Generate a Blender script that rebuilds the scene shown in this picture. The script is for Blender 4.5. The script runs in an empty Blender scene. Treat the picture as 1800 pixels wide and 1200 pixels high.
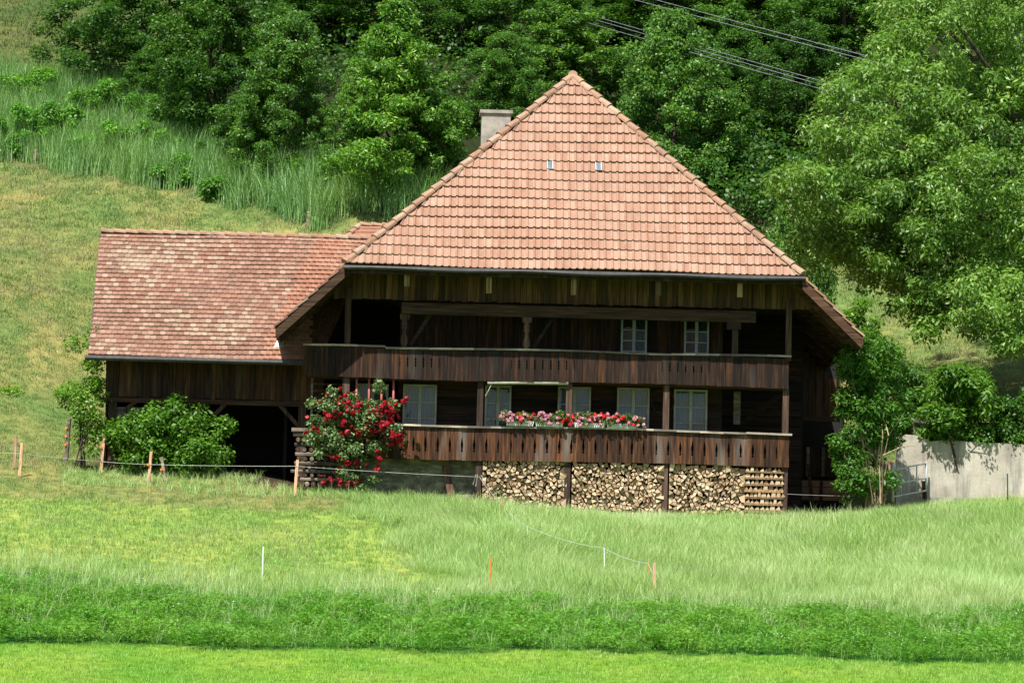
import bpy, math, random
import numpy as np
from mathutils import Vector
random.seed(7)
RNG = np.random.default_rng(11)
rad = math.radians
scene = bpy.context.scene
COL = scene.collection

# ------------------------------------------------------------------ camera
CAM_H, DIST, FPX = -4.2, 110.0, 6820.0          # focal length in photo pixels (1800 wide)
PITCH = math.atan(550 / FPX)
ROLL = rad(1.3)
C = np.array([0.0, -DIST, CAM_H])
F = np.array([0, math.cos(PITCH), math.sin(PITCH)])
R0 = np.array([1.0, 0, 0]); U0 = np.array([0, -math.sin(PITCH), math.cos(PITCH)])
RT = R0 * math.cos(ROLL) + U0 * math.sin(ROLL)
UP = -R0 * math.sin(ROLL) + U0 * math.cos(ROLL)
cam = bpy.data.cameras.new('camera')
cam.sensor_width = 36.0; cam.lens = FPX / 1800 * 36.0
cam.clip_start = 1.0; cam.clip_end = 2000.0
cam_o = bpy.data.objects.new('camera', cam); COL.objects.link(cam_o)
from mathutils import Matrix
cam_o.matrix_world = Matrix(((RT[0], UP[0], -F[0], C[0]), (RT[1], UP[1], -F[1], C[1]),
                             (RT[2], UP[2], -F[2], C[2]), (0, 0, 0, 1)))
scene.camera = cam_o

# ------------------------------------------------------------------ sky, sun, exposure
SUN_EL, SUN_AZ = rad(58), rad(24)               # azimuth: to the left of the camera axis
world = bpy.data.worlds.new('World'); scene.world = world; world.use_nodes = True
wn = world.node_tree.nodes; wl = world.node_tree.links
sky = wn.new('ShaderNodeTexSky'); sky.sky_type = 'NISHITA'; sky.sun_disc = False
sky.sun_elevation = SUN_EL; sky.sun_rotation = math.pi + SUN_AZ
wn['Background'].inputs['Strength'].default_value = 0.075
wl.new(sky.outputs[0], wn['Background'].inputs['Color'])
sd = bpy.data.lights.new('sun', 'SUN'); sd.energy = 4.8; sd.angle = rad(0.53); sd.color = (1, 0.97, 0.91)
sun = bpy.data.objects.new('sun', sd); COL.objects.link(sun)
to_sun = Vector((-math.sin(SUN_AZ) * math.cos(SUN_EL), -math.cos(SUN_AZ) * math.cos(SUN_EL), math.sin(SUN_EL)))
sun.rotation_euler = to_sun.to_track_quat('Z', 'Y').to_euler(); sun.location = (-40, -60, 90)
vs = scene.view_settings
vs.view_transform = 'Standard'; vs.look = 'None'; vs.gamma = 1.0; vs.exposure = 1.0; vs.use_curve_mapping = False
scene.cycles.max_bounces = 5; scene.cycles.diffuse_bounces = 2; scene.cycles.transparent_max_bounces = 12
scene.cycles.transmission_bounces = 4; scene.cycles.glossy_bounces = 2
scene.cycles.use_adaptive_sampling = True; scene.cycles.use_denoising = True
try: scene.cycles.denoiser = 'OPENIMAGEDENOISE'
except Exception: pass

# ------------------------------------------------------------------ pixel <-> place helpers
def ray(px, py):
    return F + RT * ((px - 900) / FPX) + UP * ((600 - py) / FPX)
def at(px, py, Y):                              # world point on the ray of a photo pixel at depth Y
    d = ray(px, py); t = (Y - C[1]) / d[1]
    return C + d * t
YAW = rad(1.6)
CY, SY = math.cos(YAW), math.sin(YAW)
O = np.array([at(960, 800, 0)[0], 0.0, 0.0])
def H(px, py, yl):                              # house frame: (x, z) where the ray meets local depth yl
    d = ray(px, py); n = np.array([-SY, CY, 0])
    t = (yl - n @ (C - O)) / (n @ d); P = C + d * t - O
    return float(P[0] * CY + P[1] * SY), float(P[2])
def to_world(x, y, z):
    return Vector((O[0] + x * CY - y * SY, O[1] + x * SY + y * CY, z))

# ------------------------------------------------------------------ terrain
ctrl = []
for Y, pts in {
    -30: [(-300, 1188), (0, 1192), (900, 1203), (1800, 1212), (2100, 1216)],
    -24: [(-300, 1112), (0, 1122), (450, 1128), (900, 1138), (1350, 1150), (1800, 1160), (2100, 1166)],
    -16: [(-300, 995), (0, 1004), (450, 1032), (900, 1050), (1350, 1060), (1800, 1066), (2100, 1070)],
    -8: [(-300, 905), (0, 912), (450, 940), (900, 965), (1350, 985), (1800, 982), (2100, 982)],
    -1: [(-300, 825), (0, 838), (270, 852), (520, 868), (700, 880), (845, 897), (1000, 908), (1200, 916), (1380, 921), (1560, 904), (1800, 897), (2100, 897)],
    2: [(200, 828), (450, 836), (0, 806), (-300, 800), (1700, 886), (2000, 886)],
    18: [(0, 555), (-300, 520)], 30: [(0, 405), (-300, 370)],
    41: [(-300, 250), (0, 283)], 36: [(275, 330)], 31: [(550, 402), (760, 400)],
    54: [(0, 105), (-300, 80)], 66: [(0, 0), (-300, -25)]}.items():
    for px, py in pts:
        p = at(px, py, Y); ctrl.append(tuple(p))
for X in (-3, 1, 5, 9):
    for Y in (3, 9, 15): ctrl.append((X, Y, -.15))
for X in (-8.5, -11): ctrl.append((X, 6, 1.3))
for px, py, Y in ((1700, 700, 17), (1600, 585, 28), (1820, 655, 20), (2000, 640, 20), (1700, 800, 8)):
    ctrl.append(tuple(at(px, py, Y)))
ctrl += [(0, 30, 7.5), (6, 30, 7.0)]
for X in (-70, -25, 0, 25, 70):
    ctrl += [(X, 85, 33), (X, 110, 43), (X, 160, 62), (X, 240, 92), (X, -60, -5.9), (X, -110, -6.2), (X, -160, -6.3)]
for X in (-70, 70): ctrl += [(X, -20, -3.9), (X, 0, 0.2), (X, 25, 8), (X, 50, 18)]
ctrl = np.array(ctrl)
def _k(a, b):
    return np.sqrt(((a[:, None, :] - b[None, :, :]) ** 2).sum(-1) + 9.0)
_n = len(ctrl)
_A = np.zeros((_n + 3, _n + 3)); _A[:_n, :_n] = _k(ctrl[:, :2], ctrl[:, :2])
_A[:_n, _n] = 1; _A[:_n, _n + 1:] = ctrl[:, :2]; _A[_n:, :_n] = _A[:_n, _n:].T
_w = np.linalg.solve(_A, np.concatenate([ctrl[:, 2], np.zeros(3)]))
WALL_Y = 3.0; WALL_X0 = 10.35
def smooth(a, b, v):
    t = np.clip((v - a) / (b - a), 0, 1); return t * t * (3 - 2 * t)
def ground(X, Y):
    X = np.atleast_1d(np.asarray(X, float)); Y = np.atleast_1d(np.asarray(Y, float))
    z = np.empty(len(X))
    for i in range(0, len(X), 20000):
        P = np.stack([X[i:i + 20000], Y[i:i + 20000]], 1)
        z[i:i + 20000] = _k(P, ctrl[:, :2]) @ _w[:_n] + _w[_n] + P @ _w[_n + 1:]
    z = z + 1.35 * smooth(WALL_X0, WALL_X0 + 0.6, X) * smooth(WALL_Y + .05, WALL_Y + .3, Y) * (1 - smooth(5, 15, Y))
    return z
def gz(x, y): return float(ground([x], [y])[0])
def on_ground(px, py, y0=-35.0, y1=110.0):      # first meeting of the pixel's ray with the terrain
    d = ray(px, py); ts = np.arange((y0 + DIST) / d[1], (y1 + DIST) / d[1], 0.25)
    P = C + d * ts[:, None]; below = P[:, 2] <= ground(P[:, 0], P[:, 1])
    i = int(np.argmax(below)) if below.any() else len(ts) - 1
    return Vector((P[i, 0], P[i, 1], gz(P[i, 0], P[i, 1])))

# ------------------------------------------------------------------ materials
def mat(name):
    m = bpy.data.materials.new(name); m.use_nodes = True
    nt = m.node_tree; b = nt.nodes['Principled BSDF']
    return m, nt.nodes, nt.links, b
def N(nodes, t, **kw):
    n = nodes.new(t)
    for k, v in kw.items(): setattr(n, k, v)
    return n
def ramp(nodes, links, fac, stops):
    r = nodes.new('ShaderNodeValToRGB'); e = r.color_ramp.elements
    while len(e) < len(stops): e.new(0.5)
    for el, (p, c) in zip(e, stops):
        el.position = p; el.color = (c[0], c[1], c[2], 1)
    links.new(fac, r.inputs[0]); return r.outputs[0]
def noise(nodes, links, scale, vec=None, detail=4, rough=.55):
    n = nodes.new('ShaderNodeTexNoise'); n.inputs['Scale'].default_value = scale
    n.inputs['Detail'].default_value = detail; n.inputs['Roughness'].default_value = rough
    if vec is not None: links.new(vec, n.inputs['Vector'])
    return n.outputs['Fac']
def pos(nodes, links, sc=(1, 1, 1)):
    g = nodes.new('ShaderNodeNewGeometry'); m = nodes.new('ShaderNodeMapping')
    m.inputs['Scale'].default_value = sc; links.new(g.outputs['Position'], m.inputs['Vector'])
    return m.outputs[0]
def mix(nodes, links, fac, a, b, mode='MIX'):
    n = nodes.new('ShaderNodeMix'); n.data_type = 'RGBA'; n.blend_type = mode
    for s, v in ((0, fac), (6, a), (7, b)):
        if isinstance(v, (int, float)): n.inputs[s].default_value = v
        elif isinstance(v, tuple): n.inputs[s].default_value = (*v, 1)
        else: links.new(v, n.inputs[s])
    return n.outputs[2]
def math_n(nodes, links, op, a, b):
    n = nodes.new('ShaderNodeMath'); n.operation = op
    for s, v in ((0, a), (1, b)):
        if isinstance(v, (int, float)): n.inputs[s].default_value = v
        else: links.new(v, n.inputs[s])
    return n.outputs[0]
def piece_random(nodes, links):                 # one number per piece, joined or not
    g = nodes.new('ShaderNodeNewGeometry'); o = nodes.new('ShaderNodeObjectInfo')
    return math_n(nodes, links, 'FRACT', math_n(nodes, links, 'ADD', g.outputs['Random Per Island'], o.outputs['Random']), 0)
def bump(nodes, links, h, b, strength=.4, dist=.02):
    n = nodes.new('ShaderNodeBump'); n.inputs['Strength'].default_value = strength; n.inputs['Distance'].default_value = dist
    links.new(h, n.inputs['Height']); links.new(n.outputs[0], b.inputs['Normal'])

def wood(name, dark, mid, light, grain=(9, 9, .55), rough=.8, silver=0.0):
    m, n, l, b = mat(name)
    o = n.new('ShaderNodeObjectInfo')
    add = n.new('ShaderNodeVectorMath'); add.operation = 'MULTIPLY_ADD'
    l.new(pos(n, l, grain), add.inputs[0]); add.inputs[1].default_value = (1, 1, 1)
    cmb = n.new('ShaderNodeCombineXYZ')
    off = math_n(n, l, 'MULTIPLY', piece_random(n, l), 37.0)
    for i in range(3): l.new(off, cmb.inputs[i])
    l.new(cmb.outputs[0], add.inputs[2])
    f = noise(n, l, 1.6, add.outputs[0], 6, .65)
    c = ramp(n, l, f, [(.34, dark), (.5, mid), (.7, light)])
    r = piece_random(n, l)
    v = ramp(n, l, r, [(0, (.42, .40, .40)), (.3, (.8, .78, .76)), (.65, (1.1, 1.05, 1.0)), (1, (1.75, 1.6, 1.45))])
    c = mix(n, l, 1.0, c, v, 'MULTIPLY')
    if silver:
        s = noise(n, l, .9, pos(n, l, (2.2, 1, .35)), 3)
        sf = ramp(n, l, s, [(.56, (0, 0, 0)), (.72, (silver,) * 3)])
        c = mix(n, l, sf, c, (.20, .175, .15))
    l.new(c, b.inputs['Base Color']); b.inputs['Roughness'].default_value = rough
    b.inputs['Specular IOR Level'].default_value = .25
    bump(n, l, f, b, .5, .01)
    return m
M = {}
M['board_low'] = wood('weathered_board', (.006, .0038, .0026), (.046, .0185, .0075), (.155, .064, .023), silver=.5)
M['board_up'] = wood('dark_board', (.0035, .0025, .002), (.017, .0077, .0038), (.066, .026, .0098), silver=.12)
M['board_gable'] = wood('gable_board', (.03, .0165, .008), (.072, .041, .0185), (.125, .077, .036))
M['board_shed'] = wood('shed_board', (.010, .0055, .0035), (.042, .020, .0105), (.095, .047, .024), silver=.25)
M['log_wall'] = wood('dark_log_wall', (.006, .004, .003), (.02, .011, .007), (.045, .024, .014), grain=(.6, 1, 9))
M['beam'] = wood('old_beam', (.015, .008, .0045), (.048, .0245, .013), (.092, .051, .028), grain=(.6, 3, 9))
M['post'] = wood('old_post', (.022, .014, .010), (.065, .038, .026), (.13, .085, .062))
M['strut'] = wood('pale_strut', (.08, .052, .02), (.17, .12, .05), (.28, .21, .09))
M['grey_wood'] = wood('silvered_wood', (.05, .042, .035), (.13, .11, .09), (.26, .23, .19), grain=(1.2, 3, 6))
M['rail'] = wood('silvered_rail', (.10, .09, .075), (.24, .215, .18), (.40, .37, .31), grain=(.9, 3, 9))
M['new_post'] = wood('pale_stake', (.20, .12, .075), (.36, .23, .15), (.48, .33, .22), grain=(12, 12, 1.5))
M['bark'] = wood('bark', (.012, .010, .007), (.045, .035, .025), (.10, .082, .06), grain=(7, 7, 1.2))
M['dead_stem'] = wood('dry_stem', (.12, .09, .05), (.24, .19, .11), (.38, .31, .2), grain=(7, 7, 1.2))

def tiles(name, stops, stain, patch=0.0):
    m, n, l, b = mat(name)
    c = ramp(n, l, piece_random(n, l), stops)
    s = noise(n, l, 1.1, pos(n, l, (1.0, 1.0, .8)), 5, .6)
    c = mix(n, l, ramp(n, l, s, [(.42, (0, 0, 0)), (.7, (stain,) * 3)]), c, (.13, .085, .06))
    if patch:                                    # groups of pale replacement tiles
        pn = math_n(n, l, 'ADD', noise(n, l, .45, pos(n, l, (1.0, 1, 1.2)), 2), math_n(n, l, 'MULTIPLY', piece_random(n, l), .28))
        c = mix(n, l, ramp(n, l, pn, [(.74, (0, 0, 0)), (.90, (patch,) * 3)]), c, (.32, .25, .175))
    f = noise(n, l, 9, pos(n, l, (1.2, .6, .6)), 5, .7)
    c = mix(n, l, .6, c, ramp(n, l, f, [(.3, (.75, .73, .71)), (.7, (1.15, 1.15, 1.15))]), 'MULTIPLY')
    sp = noise(n, l, 5.5, pos(n, l), 2, .4)
    c = mix(n, l, ramp(n, l, sp, [(.70, (0, 0, 0)), (.74, (.5,) * 3)]), c, (.30, .27, .2))
    l.new(c, b.inputs['Base Color']); b.inputs['Roughness'].default_value = .8
    b.inputs['Specular IOR Level'].default_value = .2
    bump(n, l, f, b, .3, .01)
    return m
M['tile'] = tiles('clay_tile', [(0, (.275, .150, .100)), (.35, (.305, .175, .120)), (.7, (.32, .190, .132)), (1, (.345, .215, .155))], .2)
M['tile_old'] = tiles('old_clay_tile', [(0, (.175, .088, .06)), (.3, (.215, .108, .072)), (.62, (.24, .13, .09)), (.9, (.265, .155, .108)), (1, (.285, .185, .13))], .5, patch=.6)
M['tile_ridge'] = tiles('ridge_clay', [(0, (.26, .14, .085)), (.6, (.35, .21, .14)), (1, (.37, .26, .18))], .6)

def plain(name, col, rough=.6, metal=0.0, var=.25, scale=3.0):
    m, n, l, b = mat(name)
    f = noise(n, l, scale, pos(n, l), 5, .6)
    c = mix(n, l, 1.0, col, ramp(n, l, f, [(.3, (1 - var,) * 3), (.7, (1 + var,) * 3)]), 'MULTIPLY')
    l.new(c, b.inputs['Base Color']); b.inputs['Roughness'].default_value = rough; b.inputs['Metallic'].default_value = metal
    return m
M['gutter'] = plain('zinc_gutter', (.035, .034, .035), .65, .1, .5, 5)
M['flash'] = plain('bright_sheet', (.5, .53, .58), .35, .7)
M['skyglass'] = plain('clouded_glass', (.13, .17, .20), .25)
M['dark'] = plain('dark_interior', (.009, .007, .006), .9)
M['frame'] = plain('old_white_paint', (.27, .28, .21), .5)
M['frame_up'] = plain('grey_white_paint', (.21, .235, .235), .5)
M['curtain'] = plain('net_curtain', (.15, .19, .235), .9, 0, .1)
M['curtain_dim'] = plain('dim_curtain', (.03, .038, .042), .9, 0, .2)
M['metal'] = plain('galvanised_tube', (.42, .44, .46), .5, .15)
M['wire'] = plain('white_rope', (.42, .43, .38), .7)
M['cable'] = plain('power_cable', (.24, .25, .27), .5)
M['orange'] = plain('orange_plastic', (.62, .17, .025), .5)
M['white'] = plain('white_plastic', (.72, .73, .72), .5)
M['green_post'] = plain('green_paint', (.02, .06, .045), .5)
M['red_paint'] = plain('faded_red_paint', (.34, .085, .07), .6)
M['planter'] = plain('white_planter', (.55, .55, .50), .6, 0, .3, 14)
M['awning'] = plain('cream_canvas', (.40, .40, .31), .8)
M['concrete'] = plain('rendered_concrete', (.27, .25, .21), .9, 0, .5, 2.2)
M['soil'] = plain('soil', (.09, .06, .035), .95)
M['rust'] = plain('rusty_panel', (.25, .13, .07), .8)
m, n, l, b = mat('plaster_wall')                # lime render with run-off stains and moss at the top
f = noise(n, l, 1.3, pos(n, l), 6, .6)
c = ramp(n, l, f, [(.3, (.27, .235, .185)), (.55, (.40, .365, .295)), (.8, (.50, .47, .395))])
st = noise(n, l, 1.0, pos(n, l, (3.2, 1, .35)), 5, .65)
c = mix(n, l, ramp(n, l, st, [(.48, (0, 0, 0)), (.66, (.75,) * 3)]), c, (.11, .105, .095))
l.new(c, b.inputs['Base Color']); b.inputs['Roughness'].default_value = .9
bump(n, l, noise(n, l, 14, pos(n, l), 5), b, .5, .02); M['plaster'] = m
m, n, l, b = mat('foundation_stone')
f = noise(n, l, 2.6, pos(n, l, (.8, 1, 1.6)), 7, .72)
c = ramp(n, l, f, [(.36, (.05, .048, .026)), (.5, (.13, .118, .08)), (.64, (.27, .25, .19))])
l.new(c, b.inputs['Base Color']); b.inputs['Roughness'].default_value = .95
bump(n, l, f, b, .6, .03); M['stone'] = m
m, n, l, b = mat('window_glass')
tr = n.new('ShaderNodeBsdfTransparent'); gl = n.new('ShaderNodeBsdfGlossy'); gl.inputs['Roughness'].default_value = .03
tr.inputs[0].default_value = (.8, .86, .88, 1)
fr = n.new('ShaderNodeFresnel'); fr.inputs[0].default_value = 1.5
ms = n.new('ShaderNodeMixShader'); l.new(fr.outputs[0], ms.inputs[0]); l.new(tr.outputs[0], ms.inputs[1]); l.new(gl.outputs[0], ms.inputs[2])
l.new(ms.outputs[0], n['Material Output'].inputs[0]); M['glass'] = m
m2 = m.copy(); m2.name = 'dim_reflection_glass'; m2.node_tree.nodes['Fresnel'].inputs[0].default_value = 1.28; M['glass_dim'] = m2  # copy with its reflection weakened so the upper panes look darker
m, n, l, b = mat('split_wood_end')
r = piece_random(n, l)
c = ramp(n, l, r, [(0, (.29, .185, .10)), (.25, (.43, .295, .17)), (.7, (.51, .37, .225)), (1, (.57, .44, .29))])
f = noise(n, l, 30, pos(n, l, (1, .2, 1)), 4)
c = mix(n, l, .6, c, ramp(n, l, f, [(.3, (.7, .68, .65)), (.7, (1.1, 1.1, 1.1))]), 'MULTIPLY')
l.new(c, b.inputs['Base Color']); b.inputs['Roughness'].default_value = .85; M['log_end'] = m
M['log_side'] = wood('split_wood_side', (.07, .042, .024), (.20, .125, .068), (.34, .225, .125), grain=(9, .7, 9))

def leaf(name, stops, trans=.32, gloss=.35, big=.35):
    m, n, l, b = mat(name)
    r = piece_random(n, l)
    c = ramp(n, l, r, stops)
    o = n.new('ShaderNodeObjectInfo')
    c = mix(n, l, 1.0, c, o.outputs['Color'], 'MULTIPLY')
    f = noise(n, l, big, pos(n, l), 3)
    c = mix(n, l, 1.0, c, ramp(n, l, f, [(.3, (.72, .78, .75)), (.7, (1.25, 1.18, 1.05))]), 'MULTIPLY')
    l.new(c, b.inputs['Base Color']); b.inputs['Roughness'].default_value = .45
    b.inputs['Specular IOR Level'].default_value = gloss
    t = n.new('ShaderNodeBsdfTranslucent')
    l.new(mix(n, l, 1.0, c, (1.25, 1.25, .5), 'MULTIPLY'), t.inputs[0])
    ms = n.new('ShaderNodeMixShader'); ms.inputs[0].default_value = trans
    l.new(b.outputs[0], ms.inputs[1]); l.new(t.outputs[0], ms.inputs[2])
    l.new(ms.outputs[0], n['Material Output'].inputs[0])
    return m
M['leaf_forest'] = leaf('forest_leaf', [(0, (.024, .08, .012)), (.5, (.05, .135, .02)), (.85, (.10, .20, .036)), (1, (.17, .26, .07))], .4)
M['leaf_walnut'] = leaf('walnut_leaf', [(0, (.05, .13, .018)), (.5, (.105, .225, .04)), (.85, (.17, .30, .075)), (1, (.26, .38, .14))], .42)
M['leaf_shrub'] = leaf('shrub_leaf', [(0, (.038, .105, .012)), (.5, (.068, .17, .022)), (1, (.115, .235, .04))], .4, big=1.2)
M['leaf_rose'] = leaf('rose_leaf', [(0, (.05, .11, .035)), (.5, (.12, .20, .07)), (1, (.25, .33, .15))], big=2)
M['rose'] = leaf('rose_petal', [(0, (.13, .002, .008)), (.5, (.27, .005, .016)), (1, (.42, .018, .03))], .2, .2, 3)
M['geranium_red'] = leaf('red_petal', [(0, (.50, .012, .012)), (1, (.62, .04, .03))], .2, .2, 3)
M['geranium_pink'] = leaf('pink_petal', [(0, (.60, .14, .32)), (.7, (.70, .32, .50)), (1, (.78, .62, .68))], .2, .2, 3)

def grass(name, a, bcol, dry, dryamt=.3, sc=.25, trans=.35):
    m, n, l, b = mat(name)
    o = n.new('ShaderNodeObjectInfo'); g = n.new('ShaderNodeNewGeometry')
    r = math_n(n, l, 'FRACT', math_n(n, l, 'ADD', g.outputs['Random Per Island'], o.outputs['Random']), 0)
    c = ramp(n, l, r, [(0, a), (1, bcol)])
    f = noise(n, l, sc, pos(n, l, (1, .6, .3)), 5, .6)
    c = mix(n, l, ramp(n, l, f, [(.45, (0, 0, 0)), (.66, (dryamt,) * 3)]), c, dry)
    l.new(c, b.inputs['Base Color']); b.inputs['Roughness'].default_value = .5; b.inputs['Specular IOR Level'].default_value = .3
    t = n.new('ShaderNodeBsdfTranslucent'); l.new(mix(n, l, 1.0, c, (1.2, 1.2, .6), 'MULTIPLY'), t.inputs[0])
    ms = n.new('ShaderNodeMixShader'); ms.inputs[0].default_value = trans
    l.new(b.outputs[0], ms.inputs[1]); l.new(t.outputs[0], ms.inputs[2]); l.new(ms.outputs[0], n['Material Output'].inputs[0])
    return m
M['g_mown'] = grass('mown_grass', (.13, .28, .025), (.28, .49, .075), (.40, .49, .14), .55, .6)
M['g_pasture'] = grass('pasture_grass', (.085, .165, .035), (.20, .29, .085), (.33, .28, .15), .8, .45)
M['g_lush'] = grass('lush_grass', (.15, .29, .055), (.34, .48, .14), (.38, .41, .18), .5, .5)
M['g_hill'] = grass('hill_grass', (.05, .095, .02), (.10, .145, .04), (.16, .13, .07), .6, .4)
M['g_tall'] = grass('tall_grass', (.16, .32, .06), (.52, .66, .29), (.52, .61, .34), .65, .35, .42)
M['g_clover'] = grass('clover', (.05, .185, .013), (.15, .36, .035), (.21, .40, .06), .6, .8)
M['g_reed'] = grass('reed_blade', (.10, .24, .055), (.28, .46, .18), (.22, .34, .08), .5, .3)
M['flower_white'] = plain('white_blossom', (.75, .75, .66), .8)
M['flower_purple'] = plain('clover_blossom', (.42, .14, .28), .8)

# ------------------------------------------------------------------ mesh helpers
class MB:
    def __init__(s): s.v = []; s.f = []; s.m = []
    def add(s, vs, fs, mi=0):
        k = len(s.v); s.v += [tuple(map(float, p)) for p in vs]; s.f += [tuple(k + i for i in f) for f in fs]; s.m += [mi] * len(fs); return s
    def box(s, x0, x1, y0, y1, z0, z1, mi=0):
        return s.add([(x, y, z) for x in (x0, x1) for y in (y0, y1) for z in (z0, z1)],
                     [(0, 1, 3, 2), (4, 6, 7, 5), (0, 4, 5, 1), (2, 3, 7, 6), (0, 2, 6, 4), (1, 5, 7, 3)], mi)
    def prism(s, poly, y0, y1, mi=0, side=None):     # polygon in x,z (counter-clockwise seen from the front) extruded in y
        n = len(poly)
        s.add([(x, y0, z) for x, z in poly] + [(x, y1, z) for x, z in poly], [tuple(range(n)), tuple(range(2 * n - 1, n - 1, -1))], mi)
        k = len(s.v) - 2 * n; sm = mi if side is None else side
        for i in range(n):
            j = (i + 1) % n; s.f.append((k + i, k + n + i, k + n + j, k + j)); s.m.append(sm)
        return s
    def beam(s, a, b, w, h, mi=0):                   # rectangular bar from a to b
        a = Vector(a); b = Vector(b); d = (b - a).normalized()
        u = d.cross(Vector((0, 1, 0)))
        if u.length < .05: u = d.cross(Vector((0, 0, 1)))
        u.normalize(); w_ = d.cross(u)
        vs = [p + u * (sx * w / 2) + w_ * (sy * h / 2) for p in (a, b) for sx, sy in ((-1, -1), (1, -1), (1, 1), (-1, 1))]
        return s.add(vs, [(3, 2, 1, 0), (4, 5, 6, 7), (0, 1, 5, 4), (1, 2, 6, 5), (2, 3, 7, 6), (3, 0, 4, 7)], mi)
    def tube(s, pts, rs, seg=6, mi=0):
        pts = [Vector(p) for p in pts]; k0 = len(s.v)
        if isinstance(rs, (int, float)): rs = [rs] * len(pts)
        for i, p in enumerate(pts):
            d = (pts[min(i + 1, len(pts) - 1)] - pts[max(i - 1, 0)]).normalized()
            u = d.cross(Vector((.31, .17, .93)) if abs(d.z) < .9 else Vector((1, .1, 0))).normalized(); w = d.cross(u)
            for j in range(seg):
                a = 2 * math.pi * j / seg; s.v.append(tuple(p + (u * math.cos(a) + w * math.sin(a)) * rs[i]))
        for i in range(len(pts) - 1):
            for j in range(seg):
                a = k0 + i * seg + j; b_ = k0 + i * seg + (j + 1) % seg
                s.f.append((a, b_, b_ + seg, a + seg)); s.m.append(mi)
        s.f.append(tuple(k0 + j for j in range(seg - 1, -1, -1))); s.m.append(mi)
        e = k0 + (len(pts) - 1) * seg; s.f.append(tuple(e + j for j in range(seg))); s.m.append(mi)
        return s
    def mesh(s, name, mats, smooth_=False):
        me = bpy.data.meshes.new(name); me.from_pydata(s.v, [], s.f)
        for m_ in (mats if isinstance(mats, (list, tuple)) else [mats]): me.materials.append(m_)
        me.polygons.foreach_set('material_index', s.m)
        if smooth_: me.polygons.foreach_set('use_smooth', [True] * len(s.f))
        me.update(); return me
def link(name, data, parent=None, loc=(0, 0, 0)):
    o = bpy.data.objects.new(name, data); COL.objects.link(o); o.location = loc
    if parent is not None: o.parent = parent
    return o
def tag(o, label, cat, group=None):
    o['label'] = label; o['category'] = cat
    if group: o['group'] = group
    return o
OFF = {}
def hroot(name, x, y, z, label, cat, group=None):    # a thing set out in the house frame
    o = link(name, None); o.location = to_world(x, y, z); o.rotation_euler = (0, 0, YAW); o.empty_display_size = .3
    OFF[o.name] = Vector((x, y, z)); tag(o, label, cat, group); return o
def part(name, mb, mats, parent, loc=(0, 0, 0), smooth_=False):   # coordinates given in the house frame
    me = mb if isinstance(mb, bpy.types.Mesh) else mb.mesh(name, mats, smooth_)
    return link(name, me, parent, Vector(loc) - OFF.get(parent.name, Vector((0, 0, 0))))
def wroot(name, p, label, cat, group=None):
    o = link(name, None); o.location = p; o.empty_display_size = .3; tag(o, label, cat, group); return o
def np_mesh(name, verts, quads, material):
    me = bpy.data.meshes.new(name); nv, nf = len(verts), len(quads); k = quads.shape[1]
    me.vertices.add(nv); me.vertices.foreach_set('co', np.ascontiguousarray(verts, np.float32).ravel())
    me.loops.add(nf * k); me.loops.foreach_set('vertex_index', np.ascontiguousarray(quads, np.int32).ravel())
    me.polygons.add(nf); me.polygons.foreach_set('loop_start', np.arange(0, nf * k, k, dtype=np.int32))
    me.polygons.foreach_set('loop_total', np.full(nf, k, np.int32))
    me.materials.append(material); me.update(calc_edges=True); return me
def unit(a): return a / (np.linalg.norm(a, axis=-1, keepdims=True) + 1e-9)
# ================================================================== THE SETTING: ground
def xb_tall(Y):                                 # left edge of the uncut tall grass
    a = at(610, 870, -1)[0]; b = at(850, 1045, -16)[0]
    return a + (b - a) * np.clip((-1 - Y) / 15, 0, 1)
def clover_front(X): return -24.7 + .45 * np.sin(X * .35) + .22 * np.sin(X * 1.3) + .14 * np.sin(X * 4.1) + .1 * np.sin(X * 9.7 + 1)
def clover_back(X): return -16 + .45 * np.sin(X * .4 + 1) + .3 * np.sin(X * 1.1) + .25 * np.sin(X * 3.7) + .2 * np.sin(X * 8.3)
def reed_edge(X):                               # lower edge of the reed belt
    return np.interp(X, [-60, -19.9, -13.4, -7.2, -2.9, 6], [45, 40.9, 35.8, 31.0, 30.8, 32]) + .35 * np.sin(X * 1.9)
_rt = [on_ground(a_, b_) for a_, b_ in ((-200, 150), (0, 172), (200, 195), (400, 300), (580, 345), (760, 350))]
def reed_top(X): return np.interp(X, [p.x for p in _rt], [p.y for p in _rt])
gx = np.concatenate([np.arange(-150, -40, 10), np.arange(-40, WALL_X0, .8), [WALL_X0, WALL_X0 + .6], np.arange(WALL_X0 + 1.2, 40, .8), np.arange(40, 151, 10)])
gy = np.concatenate([np.arange(-200, -40, 8), np.arange(-40, 2.4, .6), [2.6, 3.04, 3.32], np.arange(4, 70, .8), np.arange(70, 261, 6)])
GX, GY = np.meshgrid(gx, gy); fx, fy = GX.ravel(), GY.ravel()
fz = ground(fx, fy)
nxg, nyg = len(gx), len(gy)
ii = (np.arange(nyg - 1)[:, None] * nxg + np.arange(nxg - 1)[None, :]).ravel()
quads = np.stack([ii, ii + 1, ii + nxg + 1, ii + nxg], 1)
m, n, l, b = mat('meadow_ground')
ca = n.new('ShaderNodeAttribute'); ca.attribute_name = 'tone'
f = noise(n, l, .35, pos(n, l, (1, .6, .4)), 6, .6)
c = mix(n, l, 1.0, ca.outputs['Color'], ramp(n, l, f, [(.35, (.6, .85, .7)), (.65, (1.45, 1.15, 1.2))]), 'MULTIPLY')
f2 = noise(n, l, 3.5, pos(n, l), 5, .7)
c = mix(n, l, 1.0, c, ramp(n, l, f2, [(.3, (.6, .65, .6)), (.7, (1.2, 1.2, 1.1))]), 'MULTIPLY')
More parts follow.
